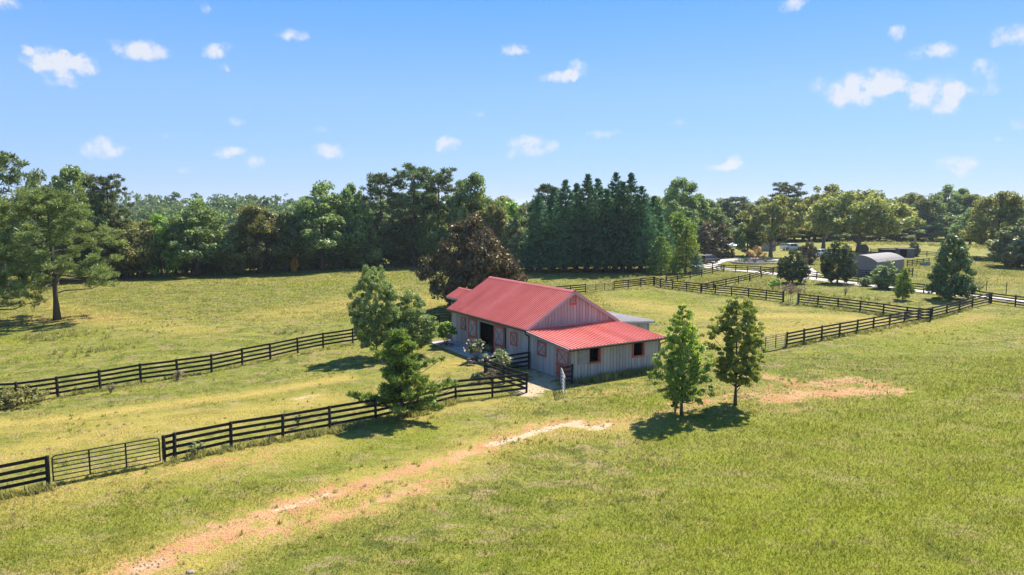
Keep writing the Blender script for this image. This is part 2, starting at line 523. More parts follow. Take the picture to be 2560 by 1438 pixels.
def np_mesh(name, verts, faces, mat, smooth=False, attr=None):
    """verts (n,3), faces (m,3|4) arrays straight into a mesh"""
    me = bpy.data.meshes.new(name)
    k = faces.shape[1]
    me.vertices.add(len(verts))
    me.vertices.foreach_set('co', np.ascontiguousarray(verts, np.float32).ravel())
    me.loops.add(faces.size)
    me.loops.foreach_set('vertex_index', np.ascontiguousarray(faces, np.int32).ravel())
    me.polygons.add(len(faces))
    me.polygons.foreach_set('loop_start', np.arange(0, faces.size, k, dtype=np.int32))
    if smooth:
        me.polygons.foreach_set('use_smooth', np.ones(len(faces), bool))
    if mat:
        me.materials.append(mat)
    me.update(calc_edges=True)
    if attr is not None:
        at = me.attributes.new('cover', 'FLOAT_COLOR', 'POINT')
        at.data.foreach_set('color', np.ascontiguousarray(attr, np.float32).ravel())
    return me


# ------------------------------------------------------------------ the lie of the land
def smooth01(t):
    t = np.clip(t, 0, 1)
    return t * t * (3 - 2 * t)


def land(x, y):
    x, y = np.asarray(x, float), np.asarray(y, float)
    flat = smooth01((np.hypot(x - 4, y - 57) - 16) / 22)
    z = flat * (.22 * np.sin(x / 19 + .8) * np.sin(y / 27 + .3) + .14 * np.sin(x / 8.3 + y / 11.7))
    z = z + .05 * np.sin(x / 2.9 + 1.3) * np.sin(y / 3.7) * smooth01((np.hypot(x - 4, y - 57) - 12) / 8) * smooth01((90 - y) / 20)
    z = z + 7.5 * np.exp(-((x + 215) / 140) ** 2 - ((y - 530) / 95) ** 2)
    z = z + 5.0 * np.exp(-((x - 300) / 160) ** 2 - ((y - 560) / 110) ** 2)
    return z


def spot(u, v, lift=0.0):
    """the point of the ground seen at (u, v) of the photograph"""
    d = sight(u, v)
    z = 0.0
    for _ in range(4):
        t = (z - CAM_H) / d[2]
        z = float(land(d[0] * t, d[1] * t))
    return Vector((d[0] * t, d[1] * t, z + lift))


def height_at(p, v):
    """height above the ground at p of something that reaches up to row v"""
    d = sight(1280, v)
    return CAM_H + p.y * d[2] / d[1] - p.z


def seg_dist(px, py, pts):
    best = np.full(px.shape, 1e9)
    for (a, b) in zip(pts[:-1], pts[1:]):
        ax, ay, bx, by = a[0], a[1], b[0], b[1]
        dx, dy = bx - ax, by - ay
        t = np.clip(((px - ax) * dx + (py - ay) * dy) / max(dx * dx + dy * dy, 1e-9), 0, 1)
        best = np.minimum(best, np.hypot(px - ax - t * dx, py - ay - t * dy))
    return best


# barn frame: origin at the near left corner of the main block, a = along the ridge (away), b = across (to the right)
BTH = -0.5497
BO = np.array([1.2628, 52.3495])
BA = np.array([math.sin(BTH), math.cos(BTH)])
BB = np.array([math.cos(BTH), -math.sin(BTH)])
BW, BL, BD = 8.08, 12.70, 5.19
ZE, ZR = 2.96, 5.58


def barn_ab(x, y):
    dx, dy = np.asarray(x) - BO[0], np.asarray(y) - BO[1]
    return dx * BA[0] + dy * BA[1], dx * BB[0] + dy * BB[1]


def bxy(a, b, z=0.0):
    p = BO + BA * a + BB * b
    return Vector((p[0], p[1], z))


# cover strokes: (channel, half width m, strength, row/column polyline)
STROKES = [
    (0, 1.05, .86, [(300, 1450), (345, 1426), (456, 1378), (519, 1342), (585, 1318), (722, 1268), (831, 1234)]),
    (0, .85, .76, [(831, 1234), (930, 1202), (1019, 1175), (1100, 1152), (1180, 1128), (1250, 1104)]),
    (0, .9, .66, [(560, 1345), (700, 1322), (831, 1290), (925, 1265), (987, 1240), (1094, 1200)]),
    (0, 1.0, .68, [(1240, 1106), (1340, 1072), (1420, 1056), (1520, 1062)]),
    (2, 2.0, .75, [(250, 1450), (456, 1384), (640, 1312), (831, 1250), (1019, 1190), (1180, 1130), (1340, 1076), (1520, 1062)]),
    (2, 1.3, .6, [(600, 1345), (760, 1312), (925, 1268), (1094, 1204)]),
    (0, 1.2, .45, [(1500, 1060), (1620, 1042), (1760, 1010), (1900, 985)]),
    (0, 1.5, .85, [(1935, 998), (2000, 986), (2100, 982), (2225, 974)]),
    (0, 1.3, .78, [(2050, 962), (2130, 948), (2190, 962), (2215, 972)]),
    (0, 1.2, .62, [(1905, 940), (1965, 952), (2010, 966)]),
    (0, 2.2, .45, [(1960, 975), (2060, 970), (2180, 968)]),
    (2, 4.5, .55, [(1560, 755), (1760, 790), (1960, 820), (2180, 800)]),
    (2, 3.5, .5, [(1720, 850), (1900, 835), (2080, 805)]),
    (0, 1.2, .55, [(1700, 1012), (1780, 996), (1880, 985), (1990, 970)]),
    (0, .8, .4, [(1940, 1030), (2010, 1022)]),
    (0, .9, .45, [(1490, 985), (1560, 975)]),
    (0, .5, .5, [(540, 1150), (660, 1136)]),
    (0, .9, .45, [(400, 1180), (520, 1160), (650, 1142)]),
    (0, 4.0, .42, [(20, 800), (140, 800), (260, 795)]),
    (0, 1.2, .45, [(2430, 800), (2460, 790)]),
    (0, .7, .5, [(1130, 905), (1210, 925)]),
    (1, .45, .80, [(1225, 1112), (1290, 1098), (1345, 1078), (1400, 1064), (1445, 1056)]),
    (1, .5, .8, [(1440, 1066), (1490, 1072), (1520, 1062)]),
    (1, .30, .62, [(690, 1278), (760, 1255), (830, 1232)]),
    (1, .35, .45, [(330, 1428), (440, 1388)]),
    (1, .6, .6, [(740, 998), (790, 988)]),
    (1, 1.2, .8, [(1320, 985), (1350, 955), (1375, 940)]),
    (1, 1.3, .65, [(1330, 930), (1385, 970)]),
    (2, 1.1, .85, [(-60, 1062), (60, 1056), (180, 1046), (330, 1024), (520, 998), (640, 985), (760, 962), (860, 945)]),
    (2, .9, .6, [(-60, 1085), (120, 1072), (300, 1050), (480, 1030)]),
    (2, 2.6, .65, [(60, 1130), (300, 1080), (560, 1040), (800, 1000)]),
    (2, 2.5, .55, [(100, 1250), (330, 1190), (560, 1150), (760, 1110)]),
    (2, 1.6, .5, [(900, 1010), (1010, 960), (1150, 905)]),
    (2, 4, .5, [(1000, 742), (1120, 760)]),
    (2, 5, .45, [(700, 785), (820, 770), (880, 755)]),
    (2, 2.6, .85, [(1860, 790), (2020, 790), (2180, 800)]),
    (2, 1.6, .5, [(1840, 752), (1960, 772)]),
    (2, 1.2, .45, [(1000, 1060), (1120, 1020), (1260, 1000)]),
    (2, 2.0, .35, [(2300, 830), (2440, 790)]),
    (2, 2.2, .4, [(100, 755), (300, 800), (520, 830)]),
    (2, 3.0, .5, [(2420, 690), (2560, 700)]),
    (3, 2.5, .8, [(760, 712), (880, 705), (1000, 694)]),
    (3, 2.0, .7, [(20, 850), (120, 852), (210, 838)]),
    (3, 2.0, .5, [(100, 890), (200, 880), (290, 868)]),
    (3, 1.5, .7, [(1560, 1010), (1640, 1000), (1720, 985)]),
    (3, 4.0, .65, [(1750, 1130), (2000, 1080), (2300, 1000), (2560, 900)]),
    (3, 4.5, .75, [(1700, 1330), (2000, 1200), (2300, 1120), (2600, 1050)]),
    (3, 4.0, .85, [(1500, 1440), (1900, 1340), (2250, 1250), (2560, 1180)]),
    (3, 4.0, .8, [(1700, 1460), (2100, 1420), (2560, 1330)]),
    (3, 2.4, .5, [(760, 1130), (900, 1105), (1040, 1090)]),
    (3, 3.0, .5, [(60, 1350), (300, 1300), (520, 1240)]),
    (3, 3.5, .6, [(1600, 735), (1720, 760)]),
    (3, 3.5, .6, [(2200, 880), (2400, 820), (2560, 800)]),
    (3, 8.0, .6, [(2080, 605), (2300, 602), (2560, 604)]),
]
STROKES_W = [(c, w, s, [tuple(spot(*p)[:2]) for p in pl]) for (c, w, s, pl) in STROKES]


def cover_at(x, y):
    out = np.zeros(x.shape + (4,))
    for c, w, s, pts in STROKES_W:
        xs, ys = [p[0] for p in pts], [p[1] for p in pts]
        m = (x > min(xs) - 2 * w) & (x < max(xs) + 2 * w) & (y > min(ys) - 2 * w) & (y < max(ys) + 2 * w)
        if not m.any():
            continue
        d = seg_dist(x[m], y[m], pts)
        val = s * np.exp(-(d / w) ** 2)
        out[m, c] = np.maximum(out[m, c], val)
    return out


# ------------------------------------------------------------------ ground
def axis(segs):
    out = []
    for a, b, st in segs:
        out += list(np.arange(a, b, st))
    out.append(segs[-1][1])
    return np.array(out)


gx = axis([(-3500, -600, 290), (-600, -150, 30), (-150, -60, 4), (-60, -24, 1.0), (-24, 34, .32), (34, 75, .9), (75, 170, 4), (170, 620, 30), (620, 3520, 290)])
gy = axis([(-200, 0, 40), (0, 18, 3), (18, 62, .32), (62, 110, .9), (110, 200, 3), (200, 700, 20), (700, 4900, 420)])
GX, GY = np.meshgrid(gx, gy)
GZ = land(GX, GY)
nx, ny = len(gx), len(gy)
idx = np.arange(nx * ny).reshape(ny, nx)
gf = np.stack([idx[:-1, :-1].ravel(), idx[:-1, 1:].ravel(), idx[1:, 1:].ravel(), idx[1:, :-1].ravel()], 1)
gcov = cover_at(GX.ravel(), GY.ravel())
ground = structure(link('ground', np_mesh('ground', np.stack([GX.ravel(), GY.ravel(), GZ.ravel()], 1), gf, M_GROUND, True, gcov)))


def ribbon(name, pts, width, mat, lift, thick=None):
    """flat strip along world points"""
    P = [Vector(p) for p in pts]
    dense = []
    for i in range(len(P) - 1):
        a, b = P[max(i - 1, 0)], P[i]
        c, d = P[i + 1], P[min(i + 2, len(P) - 1)]
        for s in range(10):
            t = s / 10
            dense.append(.5 * ((2 * b) + (c - a) * t + (2 * a - 5 * b + 4 * c - d) * t * t + (3 * b - a - 3 * c + d) * t ** 3))
    dense.append(P[-1])
    vs, fs = [], []
    for i, p in enumerate(dense):
        d = (dense[min(i + 1, len(dense) - 1)] - dense[max(i - 1, 0)])
        s = Vector((d.y, -d.x, 0)).normalized()
        for j, e in enumerate((-.5, -.17, .17, .5)):
            w = width * (1 + .08 * math.sin(i * 1.7 + j))
            q = p + s * w * e
            vs.append((q.x, q.y, float(land(q.x, q.y)) + lift + (.05 if abs(e) < .3 else 0)))
    for i in range(len(dense) - 1):
        for j in range(3):
            a = i * 4 + j
            fs.append((a, a + 1, a + 5, a + 4))
    return MB().add(vs, fs).build(name, mat)


DRIVE = [spot(*p) for p in [(1700, 661), (1790, 671), (1870, 678), (1950, 687), (2045, 699), (2200, 717), (2330, 731), (2470, 745), (2560, 755), (2720, 776)]]
structure(ribbon('driveway', DRIVE, 3.4, M_ROADM, .05))
LOOP = [spot(*p) for p in [(1770, 667), (1792, 655), (1840, 647), (1900, 646), (1950, 650), (1990, 659), (2010, 672), (2035, 690)]]
structure(ribbon('driveway_loop', LOOP, 3.0, M_ROADM, .03))
# concrete apron along the stable doors
ap = MB()
slabs = [(12.9, 10.4), (10.38, 7.5), (7.48, 4.6), (4.58, 2.0)]
apron = MB().box(bxy(7.4, -.95, .015), (10.8, 2.3, .05), Matrix.Rotation(math.pi / 2 - BTH, 3, 'Z')).build('concrete_apron', M_SOIL)
structure(apron)
for a0, a1 in slabs:
    MB().box(bxy((a0 + a1) / 2, -.98, .06), (a0 - a1, 2.25, .09), Matrix.Rotation(math.pi / 2 - BTH, 3, 'Z')).build('slab', M_CONCRETE, apron)


# ------------------------------------------------------------------ barn
barn = thing('barn', 'grey board-sided horse barn with red metal roof and open aisle door', 'barn', (BO[0], BO[1], 0), -BTH)
# local axes: x = b (across), y = a (along the ridge), z up
SB = .285                     # siding module


def siding(parent_mb_unused, x0, x1, top_fn, openings, place, name='siding_board'):
    """vertical boards along a wall; place(s, z) -> (point, outward normal, along) ; openings: (s0, s1, z0, z1)"""
    n = max(1, round((x1 - x0) / SB))
    w = (x1 - x0) / n
    for i in range(n):
        s0, s1 = x0 + i * w, x0 + (i + 1) * w
        gap = .014
        spans = [(0.06, None)]
        for (o0, o1, z0, z1) in openings:
            if s1 > o0 + .03 and s0 < o1 - .03:
                new = []
                for (a, b) in spans:
                    if a < z0 - .03:
                        new.append((a, z0))
                    if b is None or b > z1:
                        new.append((z1, b))
                spans = new
        for (a, b) in spans:
            ta = top_fn(s0 + gap) if b is None else b
            tb = top_fn(s1 - gap) if b is None else b
            if min(ta, tb) - a < .06:
                continue
            p = [place(s0 + gap, a), place(s1 - gap, a), place(s1 - gap, tb), place(s0 + gap, ta)]
            nrm = place.n
            jit = rnd.uniform(0, .006)
            out = [Vector(q) + nrm * (.022 + jit) for q in p]
            inn = [Vector(q) + nrm * -.01 for q in p]
            MB().add(inn + out, [(0, 3, 2, 1), (4, 5, 6, 7), (0, 1, 5, 4), (1, 2, 6, 5), (2, 3, 7, 6), (3, 0, 4, 7)]).build(name, M_SIDING, barn)


class Wall:
    def __init__(self, org, along, nrm):
        self.o, self.a, self.n = Vector(org), Vector(along), Vector(nrm)

    def __call__(self, s, z):
        return self.o + self.a * s + Vector((0, 0, z))


def backing(wall, x0, x1, ztop, openings, name='wall', top_poly=None, th=.09):
    """thick dark wall behind the boards, with real holes"""
    m = MB()
    cuts = sorted({x0, x1, *[o[0] for o in openings], *[o[1] for o in openings]})
    for s0, s1 in zip(cuts[:-1], cuts[1:]):
        mid = (s0 + s1) / 2
        sp = [(0.0, ztop)]
        for o in openings:
            if o[0] <= mid <= o[1]:
                sp = [q for a, b in sp for q in ((a, min(b, o[2])), (max(a, o[3]), b)) if q[1] - q[0] > .02]
        for a, b in sp:
            p = [wall(s0, a), wall(s1, a), wall(s1, b), wall(s0, b)]
            out = [q - wall.n * .012 for q in p]
            inn = [q - wall.n * (.012 + th) for q in p]
            m.add(inn + out, [(0, 3, 2, 1), (4, 5, 6, 7), (0, 1, 5, 4), (1, 2, 6, 5), (2, 3, 7, 6), (3, 0, 4, 7)])
    if top_poly:
        p = [wall(s, z) for s, z in top_poly]
        m.prism([q - wall.n * .012 for q in p], -wall.n * th)
    return m.build(name, M_BACKING, barn)


MAIN_L = Wall((0, 0, 0), (0, 1, 0), (-1, 0, 0))           # s = a
MAIN_R = Wall((BW, 0, 0), (0, 1, 0), (1, 0, 0))
GABLE_N = Wall((0, 0, 0), (1, 0, 0), (0, -1, 0))          # s = b
GABLE_F = Wall((0, BL, 0), (1, 0, 0), (0, 1, 0))
LEAN_L = Wall((0, -BD, 0), (0, 1, 0), (-1, 0, 0))         # s = a + BD
LEAN_F = Wall((0, -BD, 0), (1, 0, 0), (0, -1, 0))
LEAN_R = Wall((BW, -BD, 0), (0, 1, 0), (1, 0, 0))
PITCHM = (ZR - ZE) / (BW / 2 + .36)
zroof = lambda b: ZE + (min(b, BW - b) + .36) * PITCHM - .10
LZ0, LZ1 = 2.86, 2.42                                     # lean-to roof at the gable wall / above its front wall
zlean = lambda a: LZ0 + (LZ1 - LZ0) * (-a) / BD - .06     # a from 0 to -BD
WIN = [(1.62, 2.50, 1.25, 2.20), (5.62, 6.55, 1.25, 2.20)]
AISLE = [(5.05, 7.47, 0, 2.50)]
backing(MAIN_L, 0, BL, zroof(0), AISLE)
siding(None, 0, BL, lambda s: zroof(0), AISLE, MAIN_L)
backing(MAIN_R, 0, BL, zroof(0), [])
siding(None, 0, BL, lambda s: zroof(0), [], MAIN_R)
backing(GABLE_N, 0, BW, zroof(0), [(3.0, 4.2, 0, 2.1)], top_poly=[(0, zroof(0)), (BW, zroof(0)), (BW / 2, zroof(BW / 2) - .02)])
VENT = (3.66, 4.30, 4.47, 5.20)
siding(None, .0, BW, zroof, [VENT, (-.1, BW + .1, 0, LZ0 - .12)], GABLE_N)
backing(GABLE_F, 0, BW, zroof(0), [], top_poly=[(0, zroof(0)), (BW, zroof(0)), (BW / 2, zroof(BW / 2) - .02)])
siding(None, .0, BW, zroof, [], GABLE_F)
backing(LEAN_L, 0, BD - .1, 2.30, [], top_poly=[(0, 2.30), (BD - .1, 2.30), (BD - .1, zlean(-.1)), (0, zlean(-BD))])
siding(None, 0, BD - .06, lambda s: zlean(s - BD), [], LEAN_L)
backing(LEAN_F, 0, BW, zlean(-BD), WIN)
siding(None, .03, BW - .03, lambda s: zlean(-BD), WIN, LEAN_F)
backing(LEAN_R, 0, BD - .1, 2.30, [], top_poly=[(0, 2.30), (BD - .1, 2.30), (BD - .1, zlean(-.1)), (0, zlean(-BD))])
siding(None, 0, BD - .06, lambda s: zlean(s - BD), [], LEAN_R)
# footing course, corner boards
MB().box((-.03, BL / 2 - BD / 2, .05), (.10, BL + BD + .02, .12)).build('sill_board', M_SIDING2, barn)
MB().box((BW / 2, -BD - .035, .03), (BW + .1, .09, .10)).build('sill_board', M_SIDING2, barn)
for (x, y, h) in [(-.03, -BD - .03, zlean(-BD)), (BW + .03, -BD - .03, zlean(-BD)), (-.03, BL + .03, 2.95), (-.032, -.0, 2.8)]:
    MB().box((x, y, h / 2), (.10, .10, h)).build('corner_board', M_SIDING2, barn)
# inside: floor, stall fronts
MB().box((BW / 2, (BL - BD) / 2, .02), (BW - .3, BL + BD - .3, .04)).build('floor', M_SOIL, barn)
for y in (4.6, 7.9):
    MB().box((4.4, y, 1.2), (6.8, .08, 2.4)).build('stall_partition', M_INTERIOR, barn)

# ---- ribbed roof sheets (each .9 m panel a part, three ribs)
RIB = .30


def sheet_mesh(length, name, mat):
    """panel in x (0..0.9) and y (0..length down the slope), z = rib profile"""
    prof = []
    for i in range(3):
        x = i * RIB
        prof += [(x, .0), (x + .11, .0), (x + .125, .065), (x + .165, .065), (x + .18, 0)]
    prof.append((3 * RIB, 0))
    vs = [(x, y, z) for y in (0, length) for x, z in prof]
    n = len(prof)
    fs = [(i, i + n, i + n + 1, i + 1) for i in range(n - 1)]
    lo = len(vs)
    vs += [(x, y, -.012) for y in (0, length) for x in (0, 3 * RIB)]
    fs += [(lo, lo + 1, lo + 3, lo + 2)]
    return MB().add(vs, fs).mesh(name, mat)


def lay_sheets(p_top0, along, down, span, length, mat, name='roof_panel'):
    """p_top0: upper start corner; along: unit vector along the ridge; down: unit vector down the slope"""
    al, dn = Vector(along), Vector(down)
    up = al.cross(dn)
    if up.z < 0:
        p_top0 = Vector(p_top0) + al * span
        al = -al
        up = al.cross(dn)
    mt = Matrix((al, dn, up)).transposed()
    n = math.ceil(span / .9 - 1e-6)
    sc = span / (n * .9)
    me = sheet_mesh(length, name, mat)
    for i in range(n):
        o = link(name, me, barn)
        w = Matrix.Translation(Vector(p_top0) + al * (i * .9 * sc) + up * (.0012 * (i % 2))) @ mt.to_4x4() @ Matrix.Diagonal((sc, 1, 1, 1))
        o.matrix_local = w


OG, OH = .20, .38
half = BW / 2 + OH
sl = math.hypot(half, ZR - ZE)
for s in (-1, 1):
    dn = Vector((s * half, 0, -(ZR - ZE))).normalized()
    lay_sheets((BW / 2, -OG, ZR), (0, 1, 0), dn, BL + 2 * OG, sl, M_ROOF)
    # roof deck under the sheets keeps the inside dark
    upv = Vector((0, 1, 0)).cross(dn)
    upv = upv if upv.z > 0 else -upv
    a = Vector((BW / 2, -OG + .04, ZR)) - upv * .05
    MB().prism([a, a + dn * (sl - .05), a + dn * (sl - .05) - upv * .05, a - upv * .05], (0, BL + 2 * OG - .08, 0)).build('roof_deck', M_INTERIOR, barn)
    # barge boards at both gables, eave fascia and gutter
    for y in (-OG, BL + OG):
        p0 = Vector((BW / 2, y, ZR - .03)) - Vector((0, 0, .10))
        p1 = p0 + dn * sl
        MB().bar(p0 - dn * .02, p1, .20, .045, (0, 0, 1)).build('barge_board', M_TRIM, barn)
    xe = BW / 2 + s * half
    MB().box((xe - s * .05, BL / 2, ZE - .13), (.04, BL + 2 * OG - .1, .16)).build('fascia', M_SIDING2, barn)
    g = MB()
    g.prism([(xe - s * .01, -OG, ZE - .03), (xe + s * .11, -OG, ZE - .03), (xe + s * .11, -OG, ZE - .12), (xe + s * .05, -OG, ZE - .16), (xe - s * .01, -OG, ZE - .16)], (0, BL + 2 * OG, 0))
    g.build('gutter', M_GUTTER, barn)
    # soffit
    MB().box((xe - s * .22, BL / 2, ZE - .20), (.36, BL + .1, .03)).build('soffit', M_SIDING2, barn)
MB().add([(BW / 2 - .20, -OG - .01, ZR - .085), (BW / 2, -OG - .01, ZR + .055), (BW / 2 + .20, -OG - .01, ZR - .085),
          (BW / 2 - .20, BL + OG + .01, ZR - .085), (BW / 2, BL + OG + .01, ZR + .055), (BW / 2 + .20, BL + OG + .01, ZR - .085)],
         [(0, 3, 4, 1), (1, 4, 5, 2)]).build('ridge_cap', M_ROOF, barn)
# lean-to roof in front of the gable
LO = .36
yl0, yl1 = -.03, -BD - LO
zl1 = LZ1 - (LZ0 - LZ1) / BD * LO
dn = Vector((0, yl1 - yl0, zl1 - LZ0)).normalized()
lsl = math.hypot(yl1 - yl0, zl1 - LZ0)
lay_sheets((-OH, yl0, LZ0 + .03), (1, 0, 0), dn, BW + 2 * OH, lsl, M_ROOF)
a = Vector((-OH + .04, yl0, LZ0 - .02))
MB().prism([a, a + dn * (lsl - .05), a + dn * (lsl - .05) - Vector((0, 0, .05)), a - Vector((0, 0, .05))], (BW + 2 * OH - .08, 0, 0)).build('roof_deck', M_INTERIOR, barn)
MB().bar((-.02, -.06, LZ0 + .10), (BW + .02, -.06, LZ0 + .10), .18, .05).build('roof_flashing', M_ROOF, barn)
for x in (-OH, BW + OH):
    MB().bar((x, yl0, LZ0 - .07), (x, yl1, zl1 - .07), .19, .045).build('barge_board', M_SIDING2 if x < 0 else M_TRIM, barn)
MB().box((BW / 2, yl1 + .03, zl1 - .07), (BW + 2 * OH - .1, .04, .15)).build('fascia', M_BACKING, barn)
MB().prism([(-OH, yl1 - .02, zl1 - .0), (-OH, yl1 - .13, zl1 - .0), (-OH, yl1 - .13, zl1 - .09), (-OH, yl1 - .02, zl1 - .11)], (BW + 2 * OH, 0, 0)).build('gutter', M_GUTTER, barn)
# downspouts
MB().tube([(-OH - .05, -.12, ZE - .15), (-OH - .05, -.14, ZE - .30), (-.10, -.10, ZE - .52), (-.08, -.10, ZE - .7), (-.08, -.10, .15)], .045, 6).build('downspout', M_GUTTER, barn)
MB().tube([(BW + OH, yl1 - .07, zl1 - .08), (BW + OH, yl1 - .05, zl1 - .25), (BW + .09, -BD - .05, zl1 - .50), (BW + .09, -BD - .05, .15)], .045, 6).build('downspout', M_GUTTER, barn)
MB().tube([(-OH - .05, BL + .1, ZE - .15), (-OH - .05, BL + .1, ZE - .30), (-.10, BL + .06, ZE - .5), (-.10, BL + .06, .15)], .045, 6).build('downspout', M_GUTTER, barn)
# grey roofed lean-to on the far side
GZ0, GZ1, GX1, GY0, GY1 = 2.80, 2.42, 12.55, .75, 9.5
dn = Vector((GX1 + .3 - BW, 0, GZ1 - GZ0)).normalized()
lay_sheets((BW + .05, GY0 - .25, GZ0), (0, 1, 0), dn, GY1 - GY0 + .5, (Vector((GX1 + .3 - BW, 0, GZ1 - GZ0))).length, M_GREYROOF, 'grey_roof_panel')
MB().bar((BW + .05, GY0 - .25, GZ0 - .09), (GX1 + .3, GY0 - .25, GZ1 - .09), .17, .04).build('barge_board', M_TRIM, barn)
MB().tube([(GX1 + .33, GY0 - .3, GZ1 - .08), (GX1 + .33, GY1 + .3, GZ1 - .08)], .055, 6).build('gutter', M_GUTTER, barn)
GW = Wall((0, GY0, 0), (1, 0, 0), (0, -1, 0))
gtop = lambda b: GZ0 + (GZ1 - GZ0) * (b - BW) / (GX1 - BW) - .08
backing(GW, BW + .02, GX1, GZ1 - .09, [])
siding(None, BW + .02, GX1, gtop, [], GW)
GWR = Wall((GX1, GY0, 0), (0, 1, 0), (1, 0, 0))
backing(GWR, 0, GY1 - GY0, GZ1 - .09, [])
siding(None, 0, GY1 - GY0, lambda s: GZ1 - .09, [], GWR)
# small gabled porch roof at the far end
XC, PHW, PY1, PZE, PZR = 4.04, 1.45, 19.0, 3.20, 3.98
psl = math.hypot(PHW, PZR - PZE)
for s in (-1, 1):
    dn = Vector((s * PHW, 0, PZE - PZR)).normalized()
    lay_sheets((XC, BL + .1, PZR), (0, 1, 0), dn, PY1 - BL, psl, M_ROOF, 'porch_roof_panel')
    MB().box((XC + s * (PHW - .02), (BL + PY1) / 2 + .1, PZE - .10), (.05, PY1 - BL, .17)).build('fascia', M_TRIM, barn)
    for y in (14.0, 16.4, 18.7):
        MB().box((XC + s * (PHW - .2), y, PZE / 2), (.14, .14, PZE)).build('porch_post', M_FENCE, barn)
MB().add([(XC - .16, BL, PZR - .05), (XC, BL, PZR + .05), (XC + .16, BL, PZR - .05), (XC - .16, PY1 + .12, PZR - .05), (XC, PY1 + .12, PZR + .05), (XC + .16, PY1 + .12, PZR - .05)],
         [(0, 3, 4, 1), (1, 4, 5, 2)]).build('ridge_cap', M_ROOF, barn)

# ---- doors, shutters, windows


def crossed(name, wall, s0, s1, z0, z1, proud, frame, xmat, pmat, rails=(), label=None, fw=.13, halves=None):
    """boarded leaf with frame and diagonal cross: leaf is the part; frame and braces its sub-parts"""
    n = wall.n
    c = wall((s0 + s1) / 2, (z0 + z1) / 2) + n * proud
    along = wall.a
    mt = Matrix((along, n, Vector((0, 0, 1)))).transposed()
    leaf = MB().box((0, 0, 0), (s1 - s0, .04, z1 - z0), mt).build(name, pmat, barn)
    leaf.location = c
    if label:
        leaf['label'] = label
    off = n * .035

    def L(s, z, d=0.0):
        return wall(s, z) + n * (proud + .032 + d) - c

    for s in (s0 + fw / 2, s1 - fw / 2):
        MB().bar(L(s, z0), L(s, z1), fw, .03, along).build('stile', frame, leaf)
    zs = [z0 + fw / 2, z1 - fw / 2] + list(rails)
    for z in zs:
        MB().bar(L(s0 + fw, z), L(s1 - fw, z), fw * (1.25 if z in rails else 1), .028).build('rail', frame, leaf)
    panes = halves or [(z0 + fw, z1 - fw)]
    for (p0, p1) in panes:
        a0, a1 = s0 + fw, s1 - fw
        MB().bar(L(a0, p0, -.006), L(a1, p1, -.006), .085, .02, (0, 0, 1)).build('cross_brace', xmat, leaf)
        MB().bar(L(a0, p1, -.010), L(a1, p0, -.010), .085, .02, (0, 0, 1)).build('cross_brace', xmat, leaf)
    return leaf


# sliding doors either side of the aisle
crossed('sliding_door', MAIN_L, 7.95, 9.40, .12, 2.58, .09, M_REDTRIM, M_REDDARK, M_PANEL, (1.05,), 'faded red cross-braced sliding door beyond the opening', .16, [(1.14, 2.42), (.28, .96)])
crossed('sliding_door', MAIN_L, 3.40, 5.02, .12, 2.58, .09, M_REDTRIM, M_REDDARK, M_PANEL, (1.05,), 'faded red cross-braced sliding door nearer the lean-to', .16, [(1.14, 2.42), (.28, .96)])
MB().box((-.10, 6.4, 2.66), (.09, 6.6, .11)).build('door_track', M_SIDING2, barn)
MB().box((-.05, 7.52, 1.27), (.10, .12, 2.5)).build('door_jamb', M_SIDING2, barn)
MB().box((-.06, 3.28, 1.30), (.12, .09, 2.56)).build('door_jamb', M_GUTTER, barn)
crossed('shutter', MAIN_L, 9.90, 10.85, 1.40, 2.48, .055, M_REDTRIM, M_REDDARK, M_PALEPINK, (), None, .11)
crossed('shutter', MAIN_L, 1.58, 2.56, 1.38, 2.42, .055, M_REDTRIM, M_REDDARK, M_PALEPINK, (), None, .11)
crossed('shutter', LEAN_L, BD - 2.38, BD - 1.22, 1.26, 2.34, .055, M_REDTRIM, M_REDDARK, M_PANEL, (), 'bright red framed shutter on the lean-to side', .15)
dr = crossed('stable_door', LEAN_L, .10, 1.52, .10, 2.24, .055, M_REDTRIM, M_REDTRIM, M_PANEL, (1.12, .98), 'red cross-braced stable door at the lean-to corner', .15, [(1.20, 2.10)])
MB().box((-.03, -.0, -.52), (.035, 1.15, .9)).build('lower_panel', M_REDTRIM, dr)
for z in (.55, -.1, -.75):
    MB().box((-.06, .66, z), (.03, .14, .05)).build('hinge', M_IRON, dr)
for (s0, s1, z0, z1), side in zip(WIN, (-1, 1)):
    f = MB()
    f.box(LEAN_F((s0 + s1) / 2, z1 + .055) + LEAN_F.n * .035, (s1 - s0 + .26, .05, .11))
    f.box(LEAN_F((s0 + s1) / 2, z0 - .065) + LEAN_F.n * .035, (s1 - s0 + .26, .06, .13))
    for s in (s0 - .065, s1 + .065):
        f.box(LEAN_F(s, (z0 + z1) / 2) + LEAN_F.n * .034, (.13, .048, z1 - z0))
    w = f.build('window_frame', M_REDTRIM, barn)
    inner = MB()
    for s in (s0 + .02, s1 - .02):
        inner.box(LEAN_F(s, (z0 + z1) / 2) - LEAN_F.n * .05, (.04, .10, z1 - z0))
    inner.build('jamb', M_REDDARK, w)
    # stable shutter folded back flat against the wall
    c = (s0 - .52) if side < 0 else (s1 + .56)
    MB().box(LEAN_F(c, (z0 + z1) / 2 - .01) + LEAN_F.n * .065, (.90, .04, z1 - z0 + .06)).build('open_shutter', M_PANEL if side < 0 else M_SIDING, barn)
